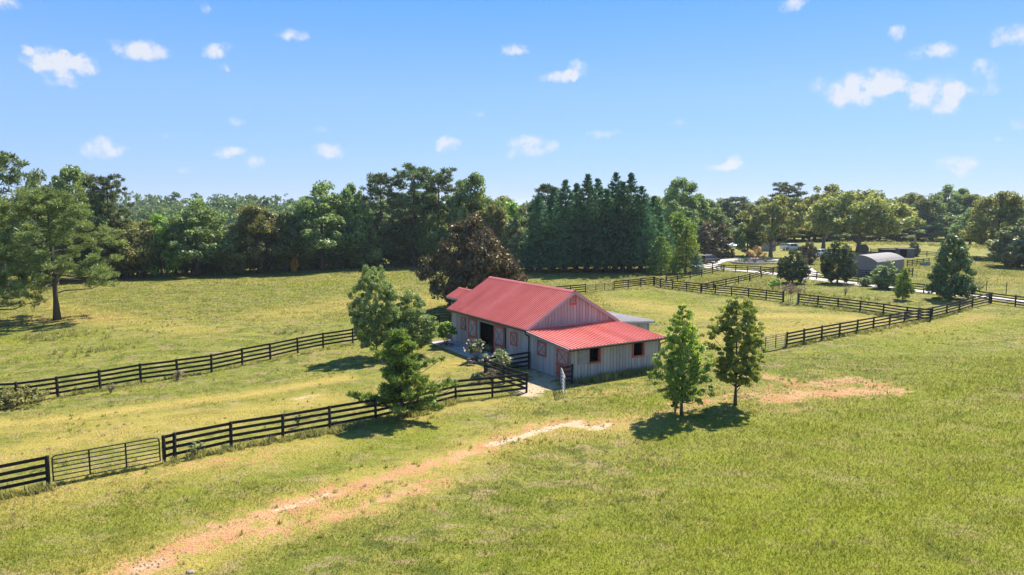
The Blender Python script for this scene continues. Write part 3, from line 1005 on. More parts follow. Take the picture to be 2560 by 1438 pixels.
# louvred gable vent
v0 = MB()
vs0, vs1, vz0, vz1 = VENT
for (cx, cz, sx, sz) in [((vs0 + vs1) / 2, vz1 - .05, vs1 - vs0, .10), ((vs0 + vs1) / 2, vz0 + .05, vs1 - vs0, .10), (vs0 + .05, (vz0 + vz1) / 2, .10, vz1 - vz0 - .2), (vs1 - .05, (vz0 + vz1) / 2, .10, vz1 - vz0 - .2)]:
    v0.box(GABLE_N(cx, cz) + GABLE_N.n * .035, (sx, .05, sz))
vent = v0.build('gable_vent', M_REDTRIM, barn)
for i in range(5):
    MB().box(GABLE_N((vs0 + vs1) / 2, vz0 + .15 + i * .108) + GABLE_N.n * .02, (vs1 - vs0 - .2, .02, .095), Matrix.Rotation(R(-35), 3, 'X')).build('louvre', M_REDTRIM, vent)


# ------------------------------------------------------------------ fences
CUBE = {}


def unit_cube(mat):
    if mat.name not in CUBE:
        m = MB()
        # slightly eased long edges
        e = .06
        ring = [(-.5, -.5 + e), (-.5 + e, -.5), (.5 - e, -.5), (.5, -.5 + e), (.5, .5 - e), (.5 - e, .5), (-.5 + e, .5), (-.5, .5 - e)]
        m.prism([(-.5, y, z) for y, z in ring], (1, 0, 0))
        CUBE[mat.name] = m.mesh('timber', mat)
    return CUBE[mat.name]


def stick(name, a, b, w, t, mat, parent, roll=0.0):
    """timber from a to b (world points), w high, t thick"""
    a, b = Vector(a), Vector(b)
    d = b - a
    ln = d.length
    d.normalize()
    ref = Vector((0, 0, 1)) if abs(d.z) < .9 else Vector((0, 1, 0))
    s = ref.cross(d).normalized()
    u = d.cross(s)
    mt = Matrix((d, s, u)).transposed().to_4x4() @ Matrix.Rotation(roll, 4, 'X')
    o = link(name, unit_cube(mat), parent)
    o.matrix_local = Matrix.Translation((a + b) / 2) @ mt @ Matrix.Diagonal((ln, t, w, 1))
    return o


def fence(label, pts, side=1, boards=(1.21, .90, .59, .28), h=1.32, mat=None, name='board_fence', post=.13, every=None, group=None, bw=.145):
    """posts at world points (or resampled every n metres), boards between them; parts relative to the first post"""
    mat = mat or M_FENCE
    P = [Vector(p) for p in pts]
    if every:
        out = [P[0]]
        for a, b in zip(P[:-1], P[1:]):
            n = max(1, round((b - a).length / every))
            for i in range(1, n + 1):
                q = a.lerp(b, i / n)
                out.append(Vector((q.x, q.y, float(land(q.x, q.y)))))
        P = out
    org = P[0].copy()
    root = thing(name, label, 'fence', org, 0, group)
    for i, p in enumerate(P):
        q = p - org
        lean = Vector((rnd.uniform(-.035, .035), rnd.uniform(-.035, .035), 0))
        stick('post', q - Vector((0, 0, .15)), q + Vector((0, 0, h + rnd.uniform(-.015, .03))) + lean, post, post, mat, root)
    for p, q in zip(P[:-1], P[1:]):
        d = (q - p)
        nrm = Vector((-d.y, d.x, 0)).normalized() * side * (post / 2 + .018)
        for z in boards:
            ja, jb = rnd.uniform(-.022, .022), rnd.uniform(-.022, .022)
            stick('board', p - org + nrm + Vector((0, 0, z + ja)), q - org + nrm + Vector((0, 0, z + jb)), bw, .032, mat, root, rnd.uniform(-.03, .03))
    return root


S = spot
fence('black board fence end panel at the left frame edge before the gate', [S(-150, 1268), S(-14, 1243), S(121, 1214)], 1)
FN = [(411, 1157), (437, 1150), (578, 1119), (707, 1097), (825, 1075), (940, 1053), (1046, 1028), (1140, 1003), (1231, 993)]
PENC = bxy(-5.83, -3.96)
fence('long black board fence running past the cedar to the barn pen', [S(*p) for p in FN] + [PENC], 1)
fence('black board fence across the lawn below the big left pasture', [S(*p) for p in [(-60, 1013), (44, 1008), (145, 993), (251, 975), (352, 957), (444, 944), (529, 931), (606, 914), (676, 899), (745, 883), (808, 870), (882, 858), (955, 844), (1030, 831), (1100, 819), (1134, 813), (1165, 808)]], 1)
fence('black pen fence beside the roses in front of the barn', [bxy(-.35, -3.98), bxy(-3.0, -3.96), bxy(-5.75, -3.90)], -1)
fence('short black fence between rose bushes and barn downspout', [bxy(-.33, -3.9), bxy(-.28, -1.95), bxy(-.20, -.16)], 1)
fence('narrow black fence panel at the lean-to corner', [bxy(-5.42, -.02), bxy(-5.45, -.95)], 1)
FB = [(1340, 748), (1385, 741), (1426, 737), (1464, 733)]
fence('black board fence behind the barn roof left of the wire gate', [S(*p) for p in FB], 1)
fence('black board fence between wire gate and paddock far corner', [S(*p) for p in [(1535, 725), (1570, 721), (1602, 717), (1634, 713)]], 1)
FP = [(1636, 713.5), (1651, 719), (1681, 723), (1716, 727), (1752, 731.5), (1788, 735.5), (1829, 739.5), (1871, 744), (1915, 749.5), (1957, 755)]
fence('black board fence along the far side of the golden paddock', [S(*p) for p in FP], 1)
fence('black board fence from arched garden gate to the right corner', [S(*p) for p in [(1996, 760), (2044, 766), (2095, 772.5), (2150, 779.5), (2208, 788), (2267, 797), (2325, 803)]], 1)
fence('black board fence climbing right from the near paddock gate', [S(*p) for p in [(1966, 868), (2010, 859), (2054, 850), (2098, 842), (2142, 833), (2183, 824.5), (2223, 817), (2260, 810), (2295, 804), (2329, 797), (2366, 788), (2398, 779), (2430, 769), (2476, 758)]], -1)
fence('black board fence at the right frame edge beside the drive', [S(*p) for p in [(2478, 757.5), (2538, 766), (2602, 775), (2670, 785)]], -1)
fence('black board fence following the near edge of the pale drive', [S(*p) for p in [(2472, 756), (2421, 748), (2363, 740), (2309, 733), (2259, 727), (2210, 721), (2145, 711), (2092, 705), (2041, 699), (1985, 692), (1933, 686), (1901, 683.5), (1869, 681), (1839, 679.5), (1809, 678.5), (1781, 674), (1757, 670)]], -1, (1.15, .80, .45), 1.30)
fence('black board fence from drive corner down to the conifers', [S(*p) for p in [(1810, 679), (1782, 686), (1754, 692.5), (1725, 699), (1694, 704), (1666, 709)]], -1, (1.15, .80, .45), 1.3)
fence('black board fence dividing garden strip from the weedy wedge', [S(*p) for p in [(1932, 687), (1903, 695), (1874, 704), (1846, 711), (1815, 718), (1784, 725), (1754, 731)]], -1, (1.15, .80, .45), 1.3)
fence('dark board fence behind the pecan trunk and hay bale', [S(*p) for p in [(2070, 629), (2113, 631), (2128, 632)]], 1, (1.1, .75, .4), 1.3, every=3)
fence('dark board fence beyond the arched metal shed', [S(*p) for p in [(2176, 634), (2225, 636), (2290, 640), (2345, 643)]], 1, (1.1, .75, .4), 1.3, every=3.2)
fence('brown board fence right of the arched metal shed', [S(*p) for p in [(2268, 667), (2292, 664), (2322, 661)]], 1, (1.15, .8, .45), 1.3, every=3, mat=M_FENCE_OLD)
fence('weathered board fence under the right-hand oaks', [S(*p) for p in [(2400, 652), (2440, 653), (2490, 656), (2540, 660)]], 1, (1.05, .7, .35), 1.2, every=3, mat=M_FENCE_OLD)
fence('dark corral fence in front of the arched shed', [S(*p) for p in [(2252, 690), (2272, 692), (2281, 691)]], 1, (1.3, 1.05, .8, .55, .3), 1.45, every=2.2, mat=M_FENCE_OLD, bw=.10)
fence('dark corral fence between the shed and its bushes', [S(*p) for p in [(2140, 694), (2165, 696), (2195, 697)]], 1, (1.3, .95, .6, .3), 1.4, every=2.2, mat=M_FENCE, bw=.16)
# fence posts of the wire run on the right meadow
for i, (u, v, hh, lab) in enumerate([(2465.5, 726, 1.4, 'thin brown wire-fence post left of a taller one'), (2515, 735, 1.55, 'tall thin brown wire-fence post near the right edge')]):
    o = MB().tube([(0, 0, -.1), (.02, .01, hh)], [.055, .05], 6).build('wire_fence_post', M_FENCE_OLD)
    o.location = S(u, v)
    tag(o, lab, 'post', 'wire fence posts on the meadow')


# ------------------------------------------------------------------ gates
def tube_gate(label, p0, p1, h, bars, mat, uprights=2, r=.028, z0=.12, name='tube_gate', rounded=True):
    p0, p1 = Vector(p0), Vector(p1)
    d = p1 - p0
    ln = Vector((d.x, d.y, 0)).length
    root = thing(name, label, 'gate', p0, math.atan2(d.y, d.x))
    sl = d.z / ln
    pt = lambda x, z: (x, 0, z + x * sl)
    c = .16
    if rounded:
        path = [pt(.05, z0), pt(.05, h - c)] + [pt(.05 + c - c * math.cos(a), h - c + c * math.sin(a)) for a in (.5, 1.05)] + [pt(.05 + c, h)]
        path += [pt(ln - .05 - c, h)] + [pt(ln - .05 - c + c * math.sin(a), h - c + c * math.cos(a)) for a in (.5, 1.05)] + [pt(ln - .05, h - c), pt(ln - .05, z0)]
    else:
        path = [pt(.05, z0), pt(.05, h), pt(ln - .05, h), pt(ln - .05, z0)]
    fr = MB().tube(path, r, 6).build('gate_frame', mat, root)
    for i in range(bars):
        z = z0 + (h - z0) * i / bars
        z += (.0 if i == 0 else .02)
        MB().tube([pt(.05, z), pt(ln - .05, z)], r * .82, 6).build('bar', mat, root)
    for i in range(uprights):
        x = ln * (i + 1) / (uprights + 1)
        MB().box((x, -.012, (z0 + h) / 2 + x * sl), (.07, .05, h - z0)).build('upright', mat, root)
    return root


tube_gate('black tubular field gate closing the gap in the near fence', S(131, 1212), S(404, 1159), 1.27, 6, M_GATE, 2, .03, .14)
tube_gate('thin wire-panel gate in the fence behind the barn', S(1467, 733.5), S(1532, 725.5), 1.22, 6, M_GATE_BR, 2, .03, .12)
tube_gate('thin tubular gate half hidden behind the right young oak', S(1887, 884), S(1963, 869), 1.25, 6, M_GATE_BR, 2, .03, .12)
tube_gate('pale tubular gate swung open toward the grass at the pen', bxy(-5.50, -1.0), bxy(-8.05, -2.50), 1.30, 5, M_GATE_L, 1, .032, .14)
tube_gate('small wire gate between the conifers and the paddock corner', S(1640, 713), S(1664, 709.5), 1.15, 4, M_GATE_BR, 1, .028, .12)
# arched garden gate with a dried vine over it
ga, gb = S(1958, 755.5), S(1994, 760)
gd = gb - ga
gl = gd.length
gg = thing('garden_gate', 'slim iron garden gate in a dried-vine arch by the paddock', 'gate', ga, math.atan2(gd.y, gd.x))
MB().tube([(.1, 0, .05), (.1, 0, 1.15), (gl - .1, 0, 1.15), (gl - .1, 0, .05), (.1, 0, .05)], .022, 5).build('gate_frame', M_GATE_BR, gg)
for x in (.35, .5, .65):
    MB().tube([(gl * x, 0, .05), (gl * x, 0, 1.15)], .014 if x != .5 else .024, 5).build('bar', M_GATE_BR, gg)
for x in (.02, gl - .02):
    MB().box((x, 0, .75), (.11, .11, 1.6)).build('gate_post', M_PANEL if x > 1 else M_FENCE, gg)
arch = MB()
for s in (-.25, .25):
    arch.tube([(0, s, 1.4)] + [(gl / 2 - gl / 2 * math.cos(t) * 1.05, s, 1.5 + .65 * math.sin(t)) for t in (.3, .8, 1.3, 1.8, 2.3, 2.8)] + [(gl, s, 1.4)], .025, 5)
arch.build('arch', M_GATE_BR, gg)


# ------------------------------------------------------------------ trees
def unit(v):
    return v / np.maximum(np.linalg.norm(v, axis=1, keepdims=True), 1e-9)


def leaves(g, centers, radii, per, size, elong=1.6, up=.3, out=.5, shell=.45, squash=.75, droop=0.0, radial=False):
    """rhombic leaf faces scattered through ellipsoidal clumps -> verts, quads"""
    n = len(centers)
    cid = np.repeat(np.arange(n), per)
    N = len(cid)
    d = unit(g.normal(size=(N, 3)))
    rr = shell + (1 - shell) * g.random(N) ** .6
    rr = np.where(g.random(N) < .22, g.random(N), rr)
    off = d * (radii[cid] * rr)[:, None]
    off[:, 2] *= squash
    pos = centers[cid] + off
    nrm = unit(d * out + np.array([0, 0, up]) + g.normal(size=(N, 3)) * .75)
    if radial:                     # needles: long axis points out from the clump
        t = unit(d + np.array([0, 0, .25 - droop]) + g.normal(size=(N, 3)) * .35)
    else:
        t = unit(np.cross(nrm, g.normal(size=(N, 3))))
        if droop:
            t = unit(t + np.array([0, 0, -droop]))
    b = unit(np.cross(nrm, t))
    s = size * (.6 + .8 * g.random(N))
    L, W = (t * (s * elong / 2)[:, None]), (b * (s / 2)[:, None])
    v = np.stack([pos - L, pos + W, pos + L, pos - W], 1).reshape(-1, 3)
    f = np.arange(4 * N).reshape(N, 4)
    return v, f


def trunk_mesh(name, g, h, r, top_r, limbs, mat, lean=.02, n=7, flare=1.5, steep=(.35, .8)):
    """tapered trunk with limbs reaching the given points"""
    m = MB()
    k = 7
    pts, rad = [], []
    wx, wy = g.normal() * lean * h, g.normal() * lean * h
    for i in range(k):
        t = i / (k - 1)
        pts.append((wx * t * t + .03 * h * lean * math.sin(5 * t), wy * t * t, h * t - .15 * (i == 0)))
        rad.append((r + (top_r - r) * t ** .8) * (flare if i == 0 else 1))
    m.tube(pts, rad, n)
    for q in limbs:
        q = np.asarray(q)
        rad_h = math.hypot(q[0], q[1])
        z0 = min(max(q[2] - rad_h * g.uniform(*steep), h * .12), h * .92)
        t = z0 / h
        s = np.array([wx * t * t, wy * t * t, z0])
        r0 = (r + (top_r - r) * t ** .8) * .5
        mid = s * .45 + q * .55 + np.array([0, 0, -.08 * rad_h])
        m.tube([s, s * .75 + mid * .25 + np.array([0, 0, .03 * rad_h]), mid, q], [r0, r0 * .75, r0 * .5, max(r0 * .12, .012)], 5, False)
    return m.mesh(name, mat, True)


def envelope(g, n, R, z0, z1, prof, inner=.45, lobes=.18):
    """clump centres through a crown outline prof(t) in 0..1"""
    ts = np.linspace(0.01, .99, 60)
    w = np.array([prof(t) ** 1.6 + .04 for t in ts])
    t = g.choice(ts, n, p=w / w.sum()) + g.uniform(-.008, .008, n)
    ph = g.random(n) * 2 * math.pi
    p1, p2 = g.random(2) * 6.28
    mod = 1 + lobes * np.sin(3 * ph + p1 + 3 * t) + lobes * .7 * np.sin(5 * ph + p2 - 5 * t)
    rad = np.array([prof(x) for x in t]) * R * mod * (inner + (1 - inner) * np.sqrt(g.random(n)))
    return np.stack([rad * np.cos(ph), rad * np.sin(ph), z0 + (z1 - z0) * t], 1)


MESH = {}


def spread(v):
    r = np.hypot(v[:, 0], v[:, 1])
    return float(np.percentile(r, 99.0)), float(np.percentile(v[:, 2], 99.9))


def round_prof(low=.35, p=.55):
    return lambda t: max(0.0, (math.sin(math.pi * (t ** p) * .93 + .12))) ** .75 * (low + (1 - low) * min(1, t * 4))


def broadleaf(key, seed, R, H, bole, leaf, clumps, per, size, cr=.17, prof=None, bark=None, nlimb=16, tr=.022, **kw):
    """returns (trunk mesh, crown mesh) with a crown radius R and total height H"""
    g = np.random.default_rng(seed)
    prof = prof or round_prof()
    c = envelope(g, clumps, R * .88, H * bole, H * .955, prof, lobes=kw.pop('lobes', .18), inner=kw.pop('inner', .45))
    rad = R * cr * (.7 + .7 * g.random(clumps))
    v, f = leaves(g, c, rad, per, size, **kw)
    lim = c[g.choice(clumps, min(nlimb, clumps), replace=False)]
    MESH[key] = (trunk_mesh('trunk', g, H * .86, H * tr, H * tr * .2, lim, bark or M_BARK), np_mesh('crown', v, f, leaf), *spread(v))


def conifer(key, seed, R, H, bole, leaf, tiers, per_tier, per, size, power=.85, droop=.15, up_tip=.0, bark=None, ragged=.18, cr=.10, elong=2.2, top=.05):
    g = np.random.default_rng(seed)
    cs, rs = [], []
    for i in range(tiers):
        t = (i + g.random()) / tiers
        rr = R * ((1 - t) ** power * (1 - top) + top * (1 - t * .6))
        n = max(2, int(per_tier * (1 - t) ** .7 + 2))
        for j in range(n):
            ph = 6.283 * (j + g.random()) / n
            reach = rr * (1 - ragged + 2 * ragged * g.random())
            for s in (.45, .75, 1.0):
                if s < 1 and g.random() < .35:
                    continue
                cs.append((reach * s * math.cos(ph), reach * s * math.sin(ph), H * (bole + (1 - bole) * t) + (up_tip - droop) * reach * s))
                rs.append(R * cr * (1.15 - .5 * t) * (.75 + .5 * g.random()))
    c, r = np.array(cs), np.array(rs)
    v, f = leaves(g, c, r, per, size, elong=elong, up=.25, out=.6, squash=.7, radial=True, droop=droop * 2)
    tip = np.array([[0, 0, H * (bole + (1 - bole) * q)] for q in (.93, .96, .985)])
    v2, f2 = leaves(g, tip, np.full(3, R * .07), per * 2, size, elong=elong, radial=True, squash=1.5)
    f2 = f2 + len(v)
    lim = c[g.choice(len(c), min(26, len(c)), replace=False)]
    MESH[key] = (trunk_mesh('trunk', g, H * .97, H * .017, .02, lim, bark or M_BARK, .004), np_mesh('crown', np.vstack([v, v2]), np.vstack([f, f2]), leaf), spread(v)[0], H)


def pine(key, seed, R, H, bole, leaf, nb, per, size, prof, cr=.14, bark=None, fork=0, clump_per=5, elong=4.0):
    """open loblolly habit: bare bole, spreading limbs carrying needle puffs"""
    g = np.random.default_rng(seed)
    tips, cs, rs = [], [], []
    for i in range(nb):
        t = (i + g.random()) / nb
        ph = i * 2.4 + g.uniform(-.5, .5)
        reach = R * prof(t) * g.uniform(.72, 1.08)
        z = H * (bole + (1 - bole) * .93 * t)
        rise = g.uniform(-.12, .22) * reach + .25 * reach * t
        tip = np.array([reach * math.cos(ph), reach * math.sin(ph), z + rise])
        tips.append(tip)
        for j in range(clump_per):
            s = 1 - .62 * (j / clump_per) ** 1.1
            q = np.array([tip[0] * s, tip[1] * s, z + rise * s]) + g.normal(size=3) * R * np.array([.075, .075, .035]) * (1 + (j > 0))
            q[2] += R * .03
            cs.append(q); rs.append(R * cr * g.uniform(.65, 1.15))
    for q in range(7):
        cs.append(np.array([g.normal() * R * .16, g.normal() * R * .16, H * g.uniform(.90, .965)])); rs.append(R * cr)
    c, r = np.array(cs), np.array(rs)
    v, f = leaves(g, c, r, per, size, elong=elong, up=.35, out=.4, shell=.25, squash=.62, radial=True)
    MESH[key] = (trunk_mesh('trunk', g, H * .95, H * .020, H * .004, tips, bark or M_BARK, .012, steep=(.02, .22)), np_mesh('crown', v, f, leaf), *spread(v))


# --- the kinds of tree that grow round the farm
broadleaf('oak_a', 11, 6.0, 16, .14, L_OAK, 130, 160, .29, .20)
broadleaf('oak_b', 12, 6.0, 16, .10, L_OAK2, 120, 160, .29, .21, prof=round_prof(.55, .62))
broadleaf('oak_c', 13, 6.0, 16, .12, L_OAK, 115, 170, .29, .19, prof=round_prof(.45, .75), lobes=.26)
broadleaf('oak_d', 14, 6.0, 16, .06, L_OAK2, 125, 160, .29, .22, prof=round_prof(.8, .55), lobes=.22)
broadleaf('fresh', 15, 5.0, 11, .06, L_GREEN, 90, 130, .27, .22, prof=round_prof(.8, .6))
broadleaf('bush', 16, 3.0, 5, .0, L_OAK, 50, 70, .30, .30, prof=round_prof(.95, .5), nlimb=6)
broadleaf('willowy', 17, 4.5, 13, .04, L_SHRUB, 110, 80, .34, .20, prof=round_prof(.8, .55), droop=.9, elong=2.4)
um = lambda t: .35 + .65 * math.sin(math.pi * min(1, .15 + .85 * t)) if t < .96 else .35
pine('pine_far_a', 21, 4.6, 20, .52, L_PINE_FAR, 26, 60, .16, lambda t: .55 + .45 * math.sin(math.pi * (.15 + .8 * t)), .17, elong=4)
pine('pine_far_b', 22, 5.0, 18, .30, L_PINE_FAR, 34, 55, .16, lambda t: math.sin(math.pi * (.22 + .72 * t)) ** .8, .17, elong=4)
conifer('cypress_a', 31, 3.1, 18, .02, L_CYP, 46, 9, 11, .17, .72, -.45, 0, elong=3.0, cr=.13, ragged=.22, top=.03)
conifer('cypress_b', 32, 3.1, 18, .02, L_CYP, 46, 8, 11, .17, .80, -.40, 0, elong=3.0, cr=.13, ragged=.28, top=.03)
conifer('softcedar', 33, 2.8, 8, .02, L_CEDAR, 18, 12, 16, .15, .75, .0, .05, cr=.16, ragged=.15)
conifer('spruce', 34, 1.7, 4, .02, L_SPRUCE, 14, 11, 14, .09, .8, .05, 0, cr=.15)
broadleaf('pecan', 41, 8.5, 14, .24, L_PECAN, 190, 95, .34, .15, prof=round_prof(.5, .72), bark=M_BARK2, nlimb=30, tr=.030, lobes=.22)
broadleaf('pecan_b', 42, 7.0, 15, .22, L_PECAN, 130, 80, .34, .15, prof=round_prof(.4, .8), bark=M_BARK2, nlimb=34, tr=.026, lobes=.28)
broadleaf('myrtle', 43, 3.2, 7, .03, L_MYRTLE, 75, 80, .26, .22, prof=lambda t: .45 + .55 * math.sin(math.pi * min(.95, t * .8 + .12)), nlimb=18)
broadleaf('glossy', 44, 2.6, 6.0, .03, L_MAG_G, 150, 70, .17, .17, prof=lambda t: (1 - t) ** .55 * min(1, .6 + 3 * t), nlimb=10)
broadleaf('glossy_round', 45, 2.6, 5.2, .06, L_MAG_G, 120, 75, .17, .18, prof=round_prof(.75, .55), nlimb=12)


def plant_tree(key, u, v, v_top, width, label, name=None, group=None, rz=None, cat='tree', at=None):
    tm, cm, R0, H0 = MESH[key]
    p = Vector(at) if at else S(u, v)
    h = height_at(p, v_top)
    w = width * p.y / FOCAL / 2
    rz = rnd.uniform(0, 6.28) if rz is None else rz
    root = thing(name or 'tree', label, cat, p, rz, group, (w / R0, w / R0, h / H0))
    link('trunk', tm, root)
    link('crown', cm, root)
    return root


WOOD = 'trees of the woodland edge behind the left pasture'
for (kk, u, v, vt, w, lab, nm) in [
    ('pine_far_b', 15, 735, 378, 210, 'tallest pine rising at the upper left frame edge', 'pine_tree'),
    ('oak_a', 105, 712, 428, 150, 'dark rounded oak between the tallest left pine and a broad oak', 'oak_tree'),
    ('oak_c', 200, 700, 418, 200, 'broad dark oak with sky gaps standing above the left lone pine', 'oak_tree'),
    ('pine_far_a', 283, 697, 434, 110, 'slim pine at the right shoulder of the upper left clump', 'pine_tree'),
    ('oak_d', 262, 694, 560, 170, 'low pale-lit hardwood below the upper left clump', 'oak_tree'),
    ('oak_b', 355, 693, 552, 150, 'olive hardwood at the dip of the left tree line', 'oak_tree'),
    ('fresh', 405, 692, 536, 130, 'fresh green tree in the dip of the left tree line', 'hardwood_tree'),
    ('oak_a', 495, 690, 498, 190, 'large dome-shaped dark oak left of the tree line middle', 'oak_tree'),
    ('oak_d', 585, 687, 566, 110, 'low hardwood right of the dome-shaped dark oak', 'oak_tree'),
    ('oak_b', 648, 684, 512, 150, 'olive brown-topped oak left of the tall centre clump', 'oak_tree'),
    ('oak_c', 715, 680, 528, 120, 'dark hardwood tucked before the tall centre clump', 'oak_tree'),
    ('oak_a', 806, 674, 456, 210, 'tall broad oak leading the centre clump on its left', 'oak_tree'),
    ('oak_c', 882, 671, 460, 110, 'narrow oak between the broad oak and the centre pines', 'oak_tree'),
    ('oak_d', 900, 669, 545, 150, 'low rounded hardwood in front of the centre pines', 'oak_tree'),
    ('pine_far_b', 955, 668, 433, 140, 'flat-topped pine leftmost of the three centre pines', 'pine_tree'),
    ('pine_far_a', 1036, 667, 411, 150, 'umbrella-crowned pine tallest of the three centre pines', 'pine_tree'),
    ('pine_far_a', 1100, 666, 419, 115, 'thin umbrella pine rightmost of the three centre pines', 'pine_tree'),
    ('oak_c', 1180, 668, 434, 165, 'tall brownish oak ending the centre clump on the right', 'oak_tree'),
    ('oak_d', 1000, 665, 528, 140, 'dark hardwood below the umbrella-crowned pine', 'oak_tree'),
    ('oak_a', 1075, 666, 505, 140, 'dark hardwood left of the brown magnolia top', 'oak_tree'),
    ('oak_b', 1230, 672, 512, 130, 'greyish hardwood just behind the brown magnolia top', 'oak_tree'),
    ('fresh', 1275, 650, 505, 170, 'fresh green tree row between centre clump and cypresses', 'hardwood_tree'),
    ('willowy', 1302, 675, 518, 110, 'pale drooping tree beside the cypress stand', 'hardwood_tree'),
    ('pine_far_b', 1368, 655, 460, 110, 'round-topped pine behind the left end of the cypresses', 'pine_tree'),
    ('bush', 1036, 664, 608, 72, 'rounded grey-green bush at the far pasture edge', 'bush'),
]:
    plant_tree(kk, u, v, vt, w, lab, nm, WOOD, cat='bush' if nm == 'bush' else 'tree')
# undergrowth and inner trees that only fill the shade of the wood edge
UG = 'undergrowth trees along the shaded wood edge'
for i in range(34):
    u = 300 + i * 23.5 + rnd.uniform(-9, 9)
    edge = 694 - (u - 320) * .043
    plant_tree(rnd.choice(['oak_a', 'oak_c', 'oak_d', 'bush', 'oak_a']), u, edge - rnd.uniform(0, 5), edge - rnd.uniform(70, 135), rnd.uniform(75, 120), 'low shaded hardwood at the foot of the left tree line', 'understory_tree', UG)
for i in range(12):
    u = rnd.uniform(-60, 330)
    plant_tree(rnd.choice(['oak_a', 'oak_c', 'oak_b']), u, 712 - max(u, 0) * .05, rnd.uniform(540, 600), rnd.uniform(110, 170), 'shaded hardwood behind the lone pines at the left', 'understory_tree', 'hardwoods behind the left pines')
for i in range(26):
    u = rnd.uniform(360, 1290)
    plant_tree(rnd.choice(['oak_a', 'oak_b', 'oak_c', 'pine_far_b']), u, 640 - (u - 700) * .01, rnd.uniform(505, 560) + (-30 if u > 780 else 35), rnd.uniform(90, 140), 'inner tree of the wood standing behind its edge', 'woodland_tree', 'inner trees of the wood')
plant_tree('bush', 737, 679, 615, 20, 'small sapling for a sunlit leaf patch at the wood edge, sunlight painted in yellow', 'sapling', None, cat='sapling')  # stands for a sunlit leaf patch; the sunlight is painted into its leaves
SUN_PATCH = COL.objects[-1]
SUN_PATCH.data = SUN_PATCH.data.copy()
SUN_PATCH.data.materials[0] = L_PAINTED_SUN

CY = [(1347, 487), (1383, 470), (1412, 452), (1440, 458), (1466, 438), (1491, 449), (1514, 472), (1537, 434), (1556, 457), (1574, 432), (1601, 468), (1632, 492)]
WORDS = ['leftmost of the tall cypress stand', 'second from the left in the cypress stand', 'third from the left in the cypress stand', 'fourth from the left in the cypress stand',
         'high-tipped fifth from the left in the cypress stand', 'sixth from the left in the cypress stand', 'low seventh from the left in the cypress stand', 'high-tipped eighth from the left in the cypress stand',
         'fourth from the right in the cypress stand', 'tallest spire third from the right in the cypress stand', 'second from the right in the cypress stand', 'rightmost of the tall cypress stand']
for i, ((u, vt), wd) in enumerate(zip(CY, WORDS)):
    plant_tree('cypress_a' if i % 3 else 'cypress_b', u, 681 - (i % 2) * 8, vt, 122, 'dark green conical cypress, ' + wd, 'cypress_tree', 'tall cypress stand')
for i in range(9):
    plant_tree('cypress_b', 1335 + i * 37, 660, 500 + (i % 3) * 14, 120, 'dark cypress in the hidden back row of the stand', 'cypress_tree', 'back row of the cypress stand')

